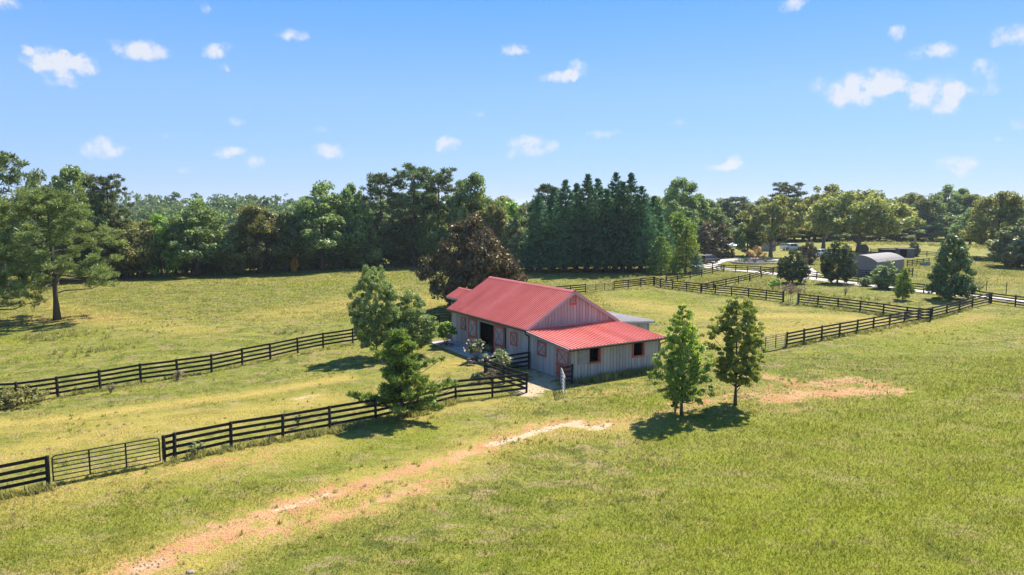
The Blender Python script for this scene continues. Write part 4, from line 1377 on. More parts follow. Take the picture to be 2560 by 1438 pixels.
YARD = 'trees around the drive and yard'
for (kk, u, v, vt, w, lab, nm, ct) in [
    ('softcedar', 1652, 684, 585, 88, 'soft grey-green cedar at the right foot of the cypresses', 'cedar_tree', 'tree'),
    ('softcedar', 1714, 682, 566, 92, 'pointed dark cedar beside the parked brown-grey car', 'cedar_tree', 'tree'),
    ('fresh', 1688, 662, 530, 135, 'bright yellow-green tree behind the pointed cedar', 'hardwood_tree', 'tree'),
    ('spruce', 1742, 684, 630, 46, 'small blue-grey spruce left of the fence corner', 'spruce_tree', 'tree'),
    ('oak_c', 1700, 632, 446, 160, 'tall dark oak rising right of the cypress stand', 'oak_tree', 'tree'),
    ('oak_a', 1765, 628, 498, 130, 'dark oak between the cypress stand and the pecans', 'oak_tree', 'tree'),
    ('myrtle', 1780, 645, 556, 100, 'crape myrtle with faded brownish pink top behind the car', 'crape_myrtle', 'tree'),
    ('myrtle', 1818, 614, 564, 62, 'smaller brown-pink crape myrtle beside the boat', 'crape_myrtle', 'tree'),
    ('oak_c', 1868, 640, 552, 110, 'dark low-branched tree shading the lawn by the boat', 'hardwood_tree', 'tree'),
    ('pecan_b', 1926, 643, 488, 178, 'thin-crowned pecan with leaning grey trunk by the tan shed', 'pecan_tree', 'tree'),
    ('pecan', 2146, 630, 476, 262, 'wide spreading pecan over the arched metal shed', 'pecan_tree', 'tree'),
    ('pecan_b', 2058, 622, 462, 160, 'tall pecan standing behind the white pickups', 'pecan_tree', 'tree'),
    ('pine_far_a', 1966, 606, 455, 105, 'open-crowned pine rising behind the leaning pecan', 'pine_tree', 'tree'),
    ('oak_b', 2490, 645, 480, 165, 'tall olive oak near the right frame edge', 'oak_tree', 'tree'),
    ('willowy', 2545, 668, 545, 150, 'pale drooping tree cut by the right frame edge', 'hardwood_tree', 'tree'),
    ('oak_a', 2425, 612, 520, 90, 'dark tree left of the tall olive oak', 'oak_tree', 'tree'),
    ('glossy_round', 1981, 708, 624, 84, 'rounded glossy evergreen bush in the garden strip', 'evergreen_bush', 'bush'),
    ('glossy_round', 2093, 709, 604, 92, 'large glossy evergreen bush left of the metal shed', 'evergreen_bush', 'bush'),
    ('myrtle', 2020, 660, 604, 44, 'brown twiggy bush in front of the white pickups', 'bush', 'bush'),
    ('glossy', 2375, 748, 586, 118, 'cone-shaped dark evergreen right of the metal shed', 'evergreen_tree', 'tree'),
    ('willowy', 2213, 722, 652, 74, 'loose grey-green bush before the metal shed', 'bush', 'bush'),
    ('fresh', 2256, 750, 672, 52, 'upright leafy shrub on the bank below the drive', 'shrub', 'shrub'),
    ('willowy', 2163, 716, 690, 32, 'small pale shrub beside the drive fence', 'shrub', 'shrub'),
    ('willowy', 2284, 641, 598, 30, 'small pale tree beyond the dark low shed', 'hardwood_tree', 'tree'),
    ('bush', 1943, 715, 697, 22, 'low green tuft beside the evergreen bush', 'shrub', 'shrub'),
    ('myrtle', 1823, 646, 618, 30, 'small spreading shrub on the lawn by the boat', 'shrub', 'shrub'),
    ('bush', 1857, 646, 637, 9, 'tiny clipped green ball on the lawn', 'shrub', 'shrub'),
]:
    plant_tree(kk, u, v, vt, w, lab, nm, YARD, cat=ct)

# ---- near trees, each grown for itself
broadleaf('willow_oak_1', 51, 3.0, 7.4, .14, L_WILLOW, 330, 170, .064, .11, prof=lambda t: math.sin(math.pi * (.16 + .76 * t ** .85)) ** .8, elong=2.6, up=.35, nlimb=40, tr=.014, lobes=.16)
broadleaf('willow_oak_2', 52, 2.6, 6.2, .10, L_WILLOW, 280, 170, .064, .12, prof=round_prof(.7, .62), elong=2.6, up=.35, nlimb=36, tr=.014, lobes=.18)
pyr = lambda t: (.70 + .30 * min(1, t * 5)) * (1 - t) ** .55 + .10
broadleaf('pin_oak_1', 53, 1.9, 6.3, .13, L_PINOAK, 440, 110, .064, .11, prof=lambda t: float(np.interp(t, [0, .12, .28, .45, .6, .75, .88, 1], [.55, .9, 1, .92, .80, .52, .34, .08])), inner=.3, elong=1.7, up=.45, nlimb=60, tr=.016, lobes=.30, squash=.48)
broadleaf('pin_oak_2', 54, 1.9, 6.4, .19, L_PINOAK, 460, 110, .064, .112, prof=lambda t: float(np.interp(t, [0, .12, .3, .5, .7, .85, .94, 1], [.55, .9, .97, 1, .95, .72, .45, .15])), inner=.3, elong=1.7, up=.45, nlimb=60, tr=.017, lobes=.30, squash=.5)
broadleaf('magnolia', 55, 6.3, 11.2, .04, L_MAG, 280, 130, .20, .14, prof=round_prof(.75, .62), elong=2.0, up=.15, nlimb=30, tr=.024, lobes=.24)
pine('lone_pine', 56, 6.4, 14.3, .24, L_PINE, 58, 175, .07, lambda t: min(1, .72 + 1.6 * t) * (1 - t) ** .5 + .14, .105, clump_per=5, elong=4.5)
pine('lone_pine_b', 57, 6.6, 13.5, .12, L_PINE, 54, 130, .075, lambda t: min(1, .8 + 1.2 * t) * (1 - t) ** .55 + .16, .13, clump_per=5, elong=4.5)

plant_tree('willow_oak_1', 941, 893, 665, 136, 'tall airy willow oak left of the barn with straight trunk', 'oak_tree', None, 1.0)
plant_tree('willow_oak_2', 1030, 886, 730, 134, 'rounder willow oak between tall one and the barn', 'oak_tree', None, 2.0)
plant_tree('pin_oak_1', 1703, 1038, 764, 160, 'pyramid-shaped young oak nearer the barn lean-to', 'oak_tree', None, .6)
plant_tree('pin_oak_2', 1838, 1013, 742, 160, 'fuller young oak with bare trunk, right of its pair', 'oak_tree', None, 2.2)
plant_tree('magnolia', 1184, 772, 541, 258, 'big magnolia with glossy dark brown leaves behind the barn', 'magnolia_tree', None, .4)
plant_tree('lone_pine', 143, 800, 466, 345, 'lone pine with bare dark trunk in the left pasture', 'pine_tree', None, 1.3)
plant_tree('lone_pine_b', -45, 815, 498, 300, 'dense pine cut by the left frame edge', 'pine_tree', None, 4.0)

# eastern red cedar growing through the near fence: ragged, with long low side limbs
g = np.random.default_rng(61)
cp = S(1003, 1046)
cs, rs, tips = [], [], []
CH = 5.1
limbs = []
for i in range(46):
    t = (i + g.random()) / 46
    ph = i * 2.39996
    reach = (1.75 * (1 - t) ** .75 + .22) * g.uniform(.55, 1.15)
    if t < .22:
        reach *= .9
    limbs.append((reach, ph, .55 + (CH - .75) * t, g.uniform(.05, .45)))
limbs += [(2.9, math.pi * 1.0, .95, .12), (2.5, math.pi * 1.08, 1.1, .1), (2.2, math.pi * .93, .8, .1), (3.2, -.05, 1.35, .18), (2.7, .12, 1.55, .25), (2.4, -.3, .7, .1), (2.0, 2.6, 3.1, .3), (2.3, .25, 2.6, .3)]
for reach, ph, z, rise in limbs:
    tip = np.array([reach * math.cos(ph), reach * math.sin(ph), z + rise * reach])
    tips.append(tip)
    for s in (1.0, .86, .70, .52, .34):
        q = np.array([tip[0] * s, tip[1] * s, z + rise * reach * s]) + g.normal(size=3) * .11
        cs.append(q); rs.append(g.uniform(.20, .34) * (1.1 - .25 * z / CH))
for q in range(6):
    cs.append(np.array([g.normal() * .1, g.normal() * .1, CH - .1 - .22 * q])); rs.append(.17 + .03 * q)
v, f = leaves(g, np.array(cs), np.array(rs), 80, .055, elong=4.2, up=.35, out=.5, shell=.3, squash=.62, radial=True)
ced = thing('cedar_tree', 'ragged green cedar growing through the long near fence', 'tree', cp)
link('trunk', trunk_mesh('trunk', g, CH * .95, .13, .02, tips, M_BARK, .01), ced)
link('crown', np_mesh('crown', v, f, L_CEDAR), ced)

# ---- far tree line behind the yard: single trees, then the wooded hills as one mass
FAR = 'trees of the far line behind the yard meadow'
for i in range(30):
    u = 1640 + i * 33 + rnd.uniform(-10, 10)
    vt = 497 + 10 * math.sin(i * 1.9) - (22 if 2300 < u < 2450 else 0) - (8 if 2180 < u < 2260 else 0) + rnd.uniform(-6, 6)
    plant_tree(rnd.choice(['oak_a', 'oak_c', 'oak_b', 'oak_d', 'pine_far_b']), u, 601 - rnd.uniform(0, 6), vt, rnd.uniform(88, 130), 'blue-green tree in the continuous far line behind the yard meadow', 'far_tree', FAR)
for i in range(22):
    u = 1640 + i * 43 + rnd.uniform(-10, 10)
    plant_tree(rnd.choice(['oak_a', 'oak_c', 'oak_d']), u, 603, rnd.uniform(548, 572), rnd.uniform(80, 120), 'low tree filling the foot of the far line', 'far_tree', FAR + ' (low)')

g = np.random.default_rng(71)
pts = []
for _ in range(5200):
    y = g.uniform(285, 680)
    x = g.uniform(-.82 * y, .82 * y)
    pts.append((x, y))
    if len(pts) >= 640:
        break
pts = np.array(pts)
tv, tf = [], []
base = [leaves(np.random.default_rng(80 + i), envelope(np.random.default_rng(90 + i), 26, 5.6, 1.0, 13.0, round_prof(.9, .6)), np.full(26, 1.7), 12, 1.0, up=.35) for i in range(5)]
o = 0
for (x, y) in pts:
    v, f = base[g.integers(5)]
    s = g.uniform(.85, 1.25)
    a = g.uniform(0, 6.28)
    c_, s_ = math.cos(a), math.sin(a)
    w = np.stack([x + s * (v[:, 0] * c_ - v[:, 1] * s_), y + s * (v[:, 0] * s_ + v[:, 1] * c_), land(x, y) + s * v[:, 2] * g.uniform(.85, 1.05)], 1)
    tv.append(w); tf.append(f + o)
    o += len(v)
L_HILL = leaf_mat('foliage_distant', (.030, .050, .020), (.075, .105, .034), (.11, .12, .04), .28, .05, nscale=.05)
stuff(link('distant_woodland', np_mesh('distant_woodland', np.vstack(tv), np.vstack(tf), L_HILL)), 'distant wooded hills along the horizon', 'woodland')


# ------------------------------------------------------------------ bushes and stones by the barn
def rose(label, at, h, r, seed, blossoms, leafmat=None, name='rose_bush', stems=7, leaf=.10, per=45, clumps=30):
    g = np.random.default_rng(seed)
    root = thing(name, label, 'bush', at)
    c = envelope(g, clumps, r, h * .32, h * .97, round_prof(.7, .6), lobes=.3)
    v, f = leaves(g, c, np.full(clumps, r * .26), per, leaf, up=.4)
    m = MB()
    for q in c[g.choice(clumps, min(stems * 2, clumps), replace=False)]:
        m.tube([(q[0] * .06, q[1] * .06, -.05), (q[0] * .35, q[1] * .35, q[2] * .45), tuple(q)], [.022, .016, .006], 5, False)
    m.build('stems', M_BARK2, root)
    link('leaves', np_mesh('leaves', v, f, leafmat or L_SHRUB), root)
    if blossoms:
        bc = envelope(g, blossoms, r * 1.08, h * .42, h * 1.0, round_prof(.75, .6), inner=.8, lobes=.3)
        v, f = leaves(g, bc, np.full(blossoms, .065), 8, .085, elong=1.1, up=.6, out=.9, shell=.7)
        link('blossoms', np_mesh('blossoms', v, f, L_PETAL), root)
    return root


def stone_ring(label, at, r, seed, n=13, mat=None, size=.2, name='stone_ring', flat=1.0):
    g = np.random.default_rng(seed)
    root = thing(name, label, 'stones', at)
    MB().tube([(0, 0, -.02), (0, 0, .07)], [r * .95, r * .9], 14).build('soil', M_SOIL, root)
    for lay in range(2):
        for i in range(n):
            a = 6.283 * (i + .5 * lay + g.uniform(-.15, .15)) / n
            s = size * g.uniform(.75, 1.25)
            m = MB()
            pts = []
            for zz, rr in ((-.5, .7), (-.2, 1.0), (.25, .95), (.5, .6)):
                for j in range(7):
                    b = 6.283 * j / 7
                    pts.append((s * .75 * rr * math.cos(b) * g.uniform(.8, 1.1), s * .6 * rr * math.sin(b) * g.uniform(.8, 1.1), s * .55 * zz))
            fs = [(q * 7 + j, q * 7 + (j + 1) % 7, (q + 1) * 7 + (j + 1) % 7, (q + 1) * 7 + j) for q in range(3) for j in range(7)]
            fs += [tuple(range(7))[::-1], tuple(range(21, 28))]
            o = m.add(pts, fs).build('stone', mat or M_STONE, root)
            o.location = (r * flat * math.cos(a), r * math.sin(a), .06 + lay * .11)
            o.rotation_euler = (0, 0, a + math.pi / 2)
    return root


p1 = S(1190, 905)
stone_ring('ring of dark field stones under the tall rose bush', p1, .62, 1)
rose('tall rose bush with pinkish white blooms by the aisle door', p1, 1.9, .75, 2, 26)
p2 = S(1116, 867)
stone_ring('ring of field stones under the green shrub at the barn end', p2, .60, 3)
rose('fresh green shrub at the far end of the barn apron', p2, 2.2, .85, 4, 0, L_GREEN, 'shrub', 8, .13)
p3 = bxy(-.15, -2.75)
rose('wide rose bush full of white blooms inside the pen fence', p3, 1.75, .9, 6, 36, None, 'rose_bush', 9, .10, 45, 36)
rose('dusty green rose bush behind the short pen fence', bxy(.85, -1.75), 1.5, .55, 8, 4, L_SHRUB)
rose('dry leggy weed clump at the pen fence corner', bxy(-2.0, -4.35), .95, .55, 9, 0, L_BROWN, 'weed_clump', 8, .06, 14, 20)
rose('small green shrub outside the pen fence', S(1197, 958), .8, .45, 10, 0, L_SHRUB, 'shrub', 6, .08)
rose('yellow-green shrub clump by the fence at the left frame edge', S(40, 1012), .95, 1.5, 12, 0, L_WEED, 'shrub_clump', 9, .12, 40, 40)
rose('small dead weed by the left lawn fence', S(277, 983), .65, .28, 13, 0, L_BROWN, 'weed_clump', 5, .06, 14, 12)
rose('small dry shrub by the left lawn fence', S(443, 950), .75, .40, 14, 0, L_BROWN, 'weed_clump', 6, .06, 16, 14)
rose('leafy sucker at the foot of the pyramid-shaped oak', S(1688, 1032), .85, .25, 15, 0, L_PINOAK, 'sapling', 5, .09, 40, 10)
rose('dark weedy shrub at the long near fence', S(490, 1142), .95, .30, 16, 0, L_SHRUB, 'shrub', 5, .07, 20, 12)
rose('little dark cedar seedling behind the near fence', S(745, 1068), .85, .18, 17, 0, L_CYP, 'seedling', 5, .05, 30, 12)
rose('spiky green yucca clump beside the cedar', S(1075, 1020), .75, .45, 18, 0, L_PALM, 'yucca_clump', 5, .10, 35, 12)
rose('tall fountain of green ornamental grass in the garden strip', S(1932, 727), 1.7, .65, 19, 0, L_PALM, 'ornamental_grass', 9, .10, 60, 20)
rose('bright green ornamental grass under the pointed cedar', S(1704, 694), 1.5, .5, 20, 0, L_PALM, 'ornamental_grass', 8, .10, 60, 16)
vine = rose('dried pinkish brown vine heaped on the garden gate arch', ga.lerp(gb, .5) + Vector((0, 0, 1.25)), 1.0, 1.5, 21, 0, L_BROWN, 'dried_vine', 10, .10, 30, 30)
rose('leafless twiggy sapling on the bank below the drive', S(2113, 737), 1.9, .55, 22, 0, L_BROWN, 'sapling', 9, .06, 6, 16)
rose('thin bare-branched tree right of the cone-shaped evergreen', S(2430, 736), 4.6, 2.2, 23, 0, L_PECAN, 'sapling', 14, .12, 14, 30)
rose('weedy shrub along the drive fence under the shed', S(2240, 738), 1.1, .7, 24, 0, L_SHRUB, 'shrub', 6, .09, 30, 16)
rose('yellowish shrub beside the thin bare-branched tree', S(2448, 728), 1.2, .8, 25, 0, L_WEED, 'shrub', 6, .10, 30, 16)

# bird feeder on a pole
bf = thing('bird_feeder', 'small bird feeder on a thin pole in the garden strip', 'feeder', S(2010, 735))
MB().tube([(0, 0, -.1), (0, 0, 1.5)], .03, 6).build('pole', M_FENCE_OLD, bf)
MB().box((0, 0, 1.62), (.32, .28, .22)).build('box', M_PANEL, bf)
MB().prism([(-.24, -.2, 1.73), (.24, -.2, 1.73), (0, -.2, 1.92)], (0, .4, 0)).build('roof', M_FENCE_OLD, bf)

# ------------------------------------------------------------------ flower bed on the turning circle
fb = S(1888, 657)
fbr = 56 * fb.y / FOCAL
bed = thing('flower_bed', 'oval flower bed edged with pale stones on the turning circle', 'flower bed', fb)
g = np.random.default_rng(31)
ring = [(fbr * math.cos(a), fbr * .85 * math.sin(a)) for a in np.linspace(0, 6.283, 29)[:-1]]
MB().add([(x * .97, y * .97, .10) for x, y in ring] + [(x, y, -.05) for x, y in ring], [tuple(range(28))] + [(i, i + 28, (i + 1) % 28 + 28, (i + 1) % 28) for i in range(28)]).build('soil', M_SOIL, bed)
for i, (x, y) in enumerate(ring):
    a = math.atan2(y, x)
    MB().box((0, 0, 0), (.38 * g.uniform(.85, 1.15), fbr * .235, .34), Matrix.Rotation(a, 3, 'Z')).build('edging_stone', M_STONE_P, bed).location = (x, y, .12)
rose('orange-red maple in the middle of the flower bed', fb + Vector((0, .3, .1)), 3.4, 1.75, 32, 0, L_MAPLE, 'maple_tree', 10, .16, 40, 30)['category'] = 'tree'
rose('low dark green plants on the left of the flower bed', fb + Vector((-fbr * .5, -.2, .1)), .9, 1.2, 33, 0, L_SHRUB, 'bed_plant', 7, .12, 30, 16)
rose('low mixed plants on the right of the flower bed', fb + Vector((fbr * .45, -.2, .1)), 1.3, .9, 34, 0, L_SHRUB, 'bed_plant', 7, .12, 30, 14)


# ------------------------------------------------------------------ vehicles
def wheel(root, x, y, r, w):
    t = MB().tube([(0, -w / 2, 0), (0, -w / 2 + .03, 0), (0, w / 2 - .03, 0), (0, w / 2, 0)], [r * .88, r, r, r * .88], 18).build('wheel', M_RUBBER, root, False)
    t.location = (x, y, r)
    s = 1 if y > 0 else -1
    MB().tube([(0, s * (w / 2 - .02), 0), (0, s * (w / 2 + .012), 0)], [r * .62, r * .58], 12).build('rim', M_RIM, t)


def body_shell(profile, halfw, tumble):
    """side profile [(x,z,inset)] lofted across the width; inset narrows the cabin"""
    n = len(profile)
    m = MB()
    vs = []
    for s in (-1, 1):
        for (x, z, q) in profile:
            vs.append((x, s * (halfw - q * tumble), z))
    fs = [(i, (i + 1) % n, (i + 1) % n + n, i + n) for i in range(n)]
    fs += [tuple(range(n))[::-1], tuple(range(n, 2 * n))]
    return m.add(vs, fs)


def arches(m_body_profile):
    return m_body_profile


def vehicle(kind, label, at, rz, paint, lower=None):
    root = thing(kind, label, 'car' if kind == 'suv' else 'pickup', at, rz)
    if kind == 'suv':
        L, W, wb = 4.7, .93, 1.36
        prof = [(-2.3, .42, 0), (-1.85, .40, 0), (-1.78, .72, 0), (-1.55, .86, 0), (-1.17, .86, 0), (-.94, .72, 0), (-.87, .40, 0), (.87, .38, 0), (.94, .72, 0), (1.17, .86, 0), (1.55, .86, 0), (1.78, .72, 0), (1.85, .42, 0), (2.32, .46, 0),
                (2.36, .80, 0), (2.25, 1.02, 0), (1.25, 1.12, .1), (.55, 1.70, 1), (.2, 1.78, 1.1), (-1.95, 1.78, 1.1), (-2.15, 1.70, 1), (-2.32, 1.12, .1), (-2.38, .80, 0)]
    else:
        L, W, wb = 5.7, .98, 1.75
        prof = [(-2.85, .50, 0), (-2.2, .48, 0), (-2.12, .82, 0), (-1.92, .95, 0), (-1.52, .95, 0), (-1.3, .82, 0), (-1.22, .48, 0), (1.3, .46, 0), (1.38, .82, 0), (1.58, .95, 0), (1.98, .95, 0), (2.18, .82, 0), (2.26, .48, 0), (2.78, .52, 0),
                (2.84, .92, 0), (2.7, 1.14, 0), (1.5, 1.22, .1), (.95, 1.80, 1), (.65, 1.88, 1.1), (-.75, 1.88, 1.1), (-1.0, 1.80, 1), (-1.08, 1.22, .1), (-1.12, 1.20, 0), (-2.84, 1.20, 0), (-2.9, .9, 0)]
    body_shell(prof, W, .16).build('body', paint, root)
    belt = 1.12 if kind == 'suv' else 1.22
    top = 1.66 if kind == 'suv' else 1.78
    if lower:
        MB().box((0, 0, .66), (L * .96, W * 2 + .02, .26)).build('lower_cladding', lower, root)
    def glass(name, pts):
        MB().prism(pts[0], pts[1]).build(name, M_GLASS, root)
    xs = [(-2.12, -1.25), (-1.12, -.30), (-.2, .95)] if kind == 'suv' else [(-.85, .02), (.12, 1.18)]
    for (a, b) in xs:
        for s in (-1, 1):
            y0, y1 = s * (W - .018 + .02), s * (W - .15 + .025)
            bt = b - (.42 if b > .5 else .0)
            at_ = a + (.08 if a < -2 else 0)
            m = MB()
            q = [(a, y0, belt + .05), (b, y0, belt + .05), (bt, y1, top), (at_, y1, top)]
            m.add(q + [(x, y - s * .06, z) for x, y, z in q], [(0, 1, 2, 3), (4, 7, 6, 5), (0, 4, 5, 1), (1, 5, 6, 2), (2, 6, 7, 3), (3, 7, 4, 0)]).build('side_window', M_GLASS, root)
    fx, ft = (1.22, .58) if kind == 'suv' else (1.47, .98)
    m = MB()
    q = [(fx + .02, -W * .84, belt + .05), (fx + .02, W * .84, belt + .05), (ft + .05, W * .74, top), (ft + .05, -W * .74, top)]
    m.add(q + [(x - .06, y, z - .02) for x, y, z in q], [(0, 1, 2, 3), (4, 7, 6, 5), (0, 4, 5, 1), (1, 5, 6, 2), (2, 6, 7, 3), (3, 7, 4, 0)]).build('windscreen', M_GLASS, root)
    rx, rt = (-2.33, -2.17) if kind == 'suv' else (-1.09, -1.01)
    m = MB()
    q = [(rx - .012, -W * .80, belt + .06), (rx - .012, W * .80, belt + .06), (rt - .015, W * .72, top), (rt - .015, -W * .72, top)]
    m.add(q + [(x + .06, y, z - .01) for x, y, z in q], [(0, 3, 2, 1), (4, 5, 6, 7), (0, 1, 5, 4), (1, 2, 6, 5), (2, 3, 7, 6), (3, 0, 4, 7)]).build('rear_window', M_GLASS, root)
    r = .37 if kind == 'suv' else .41
    for x in (-wb, wb):
        xx = x if kind == 'suv' else (x if x < 0 else x + .03)
        for s in (-1, 1):
            wheel(root, xx, s * (W - .10), r, .24)
    for s in (-1, 1):
        MB().box((-(L / 2 + .02), s * (W - .12), .95), (.08, .16, .34)).build('tail_light', M_LAMPR, root)
        MB().box((L / 2 - .06, s * (W - .2), .84), (.12, .30, .16)).build('headlight', M_LAMPW, root)
        MB().box((1.05 if kind == 'suv' else 1.35, s * (W + .10), belt + .06), (.10, .20, .15)).build('mirror', paint, root)
    MB().box((-(L / 2 + .06), 0, .52), (.16, W * 1.9, .18)).build('rear_bumper', lower or M_RIM, root)
    MB().box((L / 2 + .02, 0, .54), (.16, W * 1.9, .20)).build('front_bumper', lower or M_RIM, root)
    if kind == 'suv':
        for s in (-1, 1):
            MB().tube([(-1.8, s * .6, 1.80), (-1.75, s * .6, 1.90), (.1, s * .6, 1.90), (.2, s * .6, 1.80)], .025, 5).build('roof_rail', M_RIM, root)
        for x in (-1.3, -.3):
            MB().box((x, 0, 1.93), (.06, 1.25, .04)).build('roof_bar', M_RIM, root)
    else:
        MB().box((-2.0, 0, 1.21), (1.55, W * 1.62, .03)).build('bed_floor', M_GUTTER, root)
    return root


vehicle('suv', 'brown-grey car with roof rack parked at the drive end', S(1773, 658), R(35), M_SILVER, M_BROWNP)
vehicle('pickup_truck', 'white pickup truck seen side-on behind the leaning pecan', S(1979, 626), R(8), M_WHITE)
vehicle('pickup_truck', 'white pickup truck partly hidden by the large evergreen bush', S(2052, 642), R(22), M_WHITE)

# boat on the lawn
bp = S(1831, 622)
bt = thing('boat', 'long low white boat lying on the lawn by the crape myrtles', 'boat', bp, R(-3))
sec = []
for x, hw, zk in [(-2.9, .95, .35), (-1.5, 1.05, .25), (0, 1.05, .25), (1.4, .85, .35), (2.5, .4, .6), (3.0, .03, .95)]:
    sec.append([(x, -hw, 1.0), (x, -hw * .75, .55), (x, 0, zk), (x, hw * .75, .55), (x, hw, 1.0)])
m = MB()
m.add([p for s_ in sec for p in s_], [(i * 5 + j, i * 5 + j + 1, i * 5 + j + 6, i * 5 + j + 5) for i in range(5) for j in range(4)] + [(0, 4, 3, 2, 1)])
m.build('hull', M_BOAT, bt)
m = MB()
cov = [(-2.9, .97, 1.05), (-2.0, .8, 1.5), (-1.1, .9, 1.25), (0, .85, 1.75), (.9, .75, 1.3), (1.8, .6, 1.4), (2.6, .35, 1.1), (3.0, .05, 1.0)]
vs = []
for x, hw, zt in cov:
    vs += [(x, -hw, 1.01), (x, -hw * .5, zt - .08), (x, 0, zt), (x, hw * .5, zt - .08), (x, hw, 1.01)]
m.add(vs, [(i * 5 + j, i * 5 + j + 5, i * 5 + j + 6, i * 5 + j + 1) for i in range(7) for j in range(4)])
m.build('cover', M_BOAT, bt)
for x in (-1.6, 1.2):
    MB().box((x, 0, .14), (.25, 1.5, .3)).build('cradle', M_FENCE_OLD, bt)

# ------------------------------------------------------------------ outbuildings
# tan garden shed behind the leaning pecan
sp_ = S(1921, 627)
sh = thing('garden_shed', 'small tan garden shed with pale gable roof behind the pecan trunk', 'shed', sp_, R(12))
MB().box((0, 0, 1.15), (3.0, 2.4, 2.3)).build('wall', M_TAN, sh)
MB().prism([(-1.5, -1.2, 2.3), (1.5, -1.2, 2.3), (0, -1.2, 3.2)], (0, 2.4, 0)).build('gable', M_TAN, sh)
for s in (-1, 1):
    MB().prism([(0, -1.4, 3.30), (s * 1.75, -1.4, 2.25), (s * 1.75, -1.4, 2.18), (0, -1.4, 3.22)], (0, 2.8, 0)).build('roof', M_GREYROOF, sh)
MB().box((.2, -1.22, .95), (.9, .05, 1.85)).build('door', M_PANEL, sh)

# arched metal carport
c0 = S(2190, 692)
cth = math.atan2(.65, .76)
cpn = thing('metal_shed', 'grey metal shed with arched pale roof beside the drive', 'shed', c0, cth)
CLn, CWd, CHt, CAr = 11.5, 5.6, 2.55, .95
arcp = [(CWd * t, CHt + CAr * math.sin(math.pi * t) ** .8) for t in np.linspace(0, 1, 13)]
# long side facing the drive: horizontal metal courses
for i in range(6):
    z0, z1 = CHt * i / 6, CHt * (i + 1) / 6
    MB().box((CLn / 2, .02 * (i % 2) * 0 - .0, (z0 + z1) / 2), (CLn, .05, z1 - z0 - .02)).build('side_panel', M_CARPORT, cpn)
MB().box((CLn / 2, .05, CHt / 2), (CLn - .06, .04, CHt)).build('frame', M_GUTTER, cpn)
MB().box((CLn / 2, CWd - .02, CHt / 2), (CLn, .05, CHt)).build('side_panel', M_CARPORT, cpn)
for x in (0.0, CLn - .05):
    MB().prism([(x, 0, 0), (x, CWd, 0)] + [(x, y, z - .03) for y, z in arcp[::-1]], (.05, 0, 0)).build('end_panel', M_CARPORT, cpn)
for i in range(5):
    x0, x1 = -.2 + (CLn + .4) * i / 5, -.2 + (CLn + .4) * (i + 1) / 5
    ov = [(-.18, CHt - .12)] + arcp + [(CWd + .18, CHt - .12)]
    MB().prism([(x0 + .01, y, z + .02) for y, z in ov] + [(x0 + .01, y, z + .06) for y, z in ov[::-1]], (x1 - x0 - .02, 0, 0)).build('roof_panel', M_CARROOF, cpn)
# hay bale and dark low sheds behind
hb = S(2158, 633)
h_ = thing('hay_bale', 'big weathered round hay bale by the pecan trunk', 'bale', hb, R(60))
MB().tube([(-.75, 0, 1.0), (-.7, 0, 1.0), (.7, 0, 1.0), (.75, 0, 1.0)], [1.15, 1.25, 1.25, 1.15], 20).build('roll', M_HAY, h_)
for x in (-.4, 0, .4):
    MB().tube([(x - .03, 0, 1.0), (x + .03, 0, 1.0)], [1.262, 1.262], 20).build('binding', M_BROWNP, h_)
for (u, v, lx, hh, lab) in [(2232, 641, 6.0, 1.7, 'long dark low shed beyond the arched roof'), (2262, 643, 3.4, 2.0, 'short dark run-in shed with greyish side right of the long one')]:
    p = S(u, v)
    r_ = thing('run_in_shed', lab, 'shed', p, R(-4))
    MB().box((0, 1.1, hh / 2), (lx, .08, hh)).build('back_wall', M_DARKSHED, r_)
    for x in (-lx / 2, lx / 2):
        MB().box((x, 0, hh / 2 - .05), (.08, 2.1, hh - .1)).build('side_wall', M_CORRAL if lx < 4 else M_DARKSHED, r_)
    MB().box((lx * .22, -1.08, hh * .5), (lx * .5, .07, hh * .96)).build('front_wall', M_CORRAL if lx < 4 else M_DARKSHED, r_)
    MB().box((0, 0, hh + .05), (lx + .5, 2.8, .09), Matrix.Rotation(R(4), 3, 'X')).build('roof', M_DARKSHED, r_)
tr_ = S(2312, 664)
t_ = thing('water_trough', 'teal water trough by the brown board fence', 'trough', tr_, R(10))
MB().prism([(-.9, -.35, 0), (.9, -.35, 0), (1.0, -.42, .6), (-1.0, -.42, .6)], (0, .75, 0)).build('tub', M_TARP, t_)
MB().box((0, .02, .58), (1.8, .66, .06)).build('water', M_GLASS, t_)

# ------------------------------------------------------------------ grass
g = np.random.default_rng(5)
DRIVE_XY = [tuple(p[:2]) for p in DRIVE]
LOOP_XY = [tuple(p[:2]) for p in LOOP]


def keep_mask(x, y, cov):
    a, b = barn_ab(x, y)
    k = ~((a > -BD - .05) & (a < BL + .1) & (b > -.05) & (b < BW + .1))
    k &= ~((a > .7) & (a < 9.6) & (b > BW - .1) & (b < 12.6))
    k &= ~((a > 1.9) & (a < 13.0) & (b > -2.15) & (b < .1))
    k &= (seg_dist(x, y, DRIVE_XY) > 1.75) & (seg_dist(x, y, LOOP_XY) > 1.55)
    patch = .5 + .5 * np.sin(x * 1.9 + 1.3 * np.sin(y * 1.1)) * np.sin(y * 2.3 + 1.1 * np.sin(x * .8))
    bare = np.maximum(cov[:, 0] * (.35 + 1.0 * patch), cov[:, 1] * 1.25)
    k &= g.random(len(x)) > np.clip(bare * 1.25, 0, 1) * .97
    return k


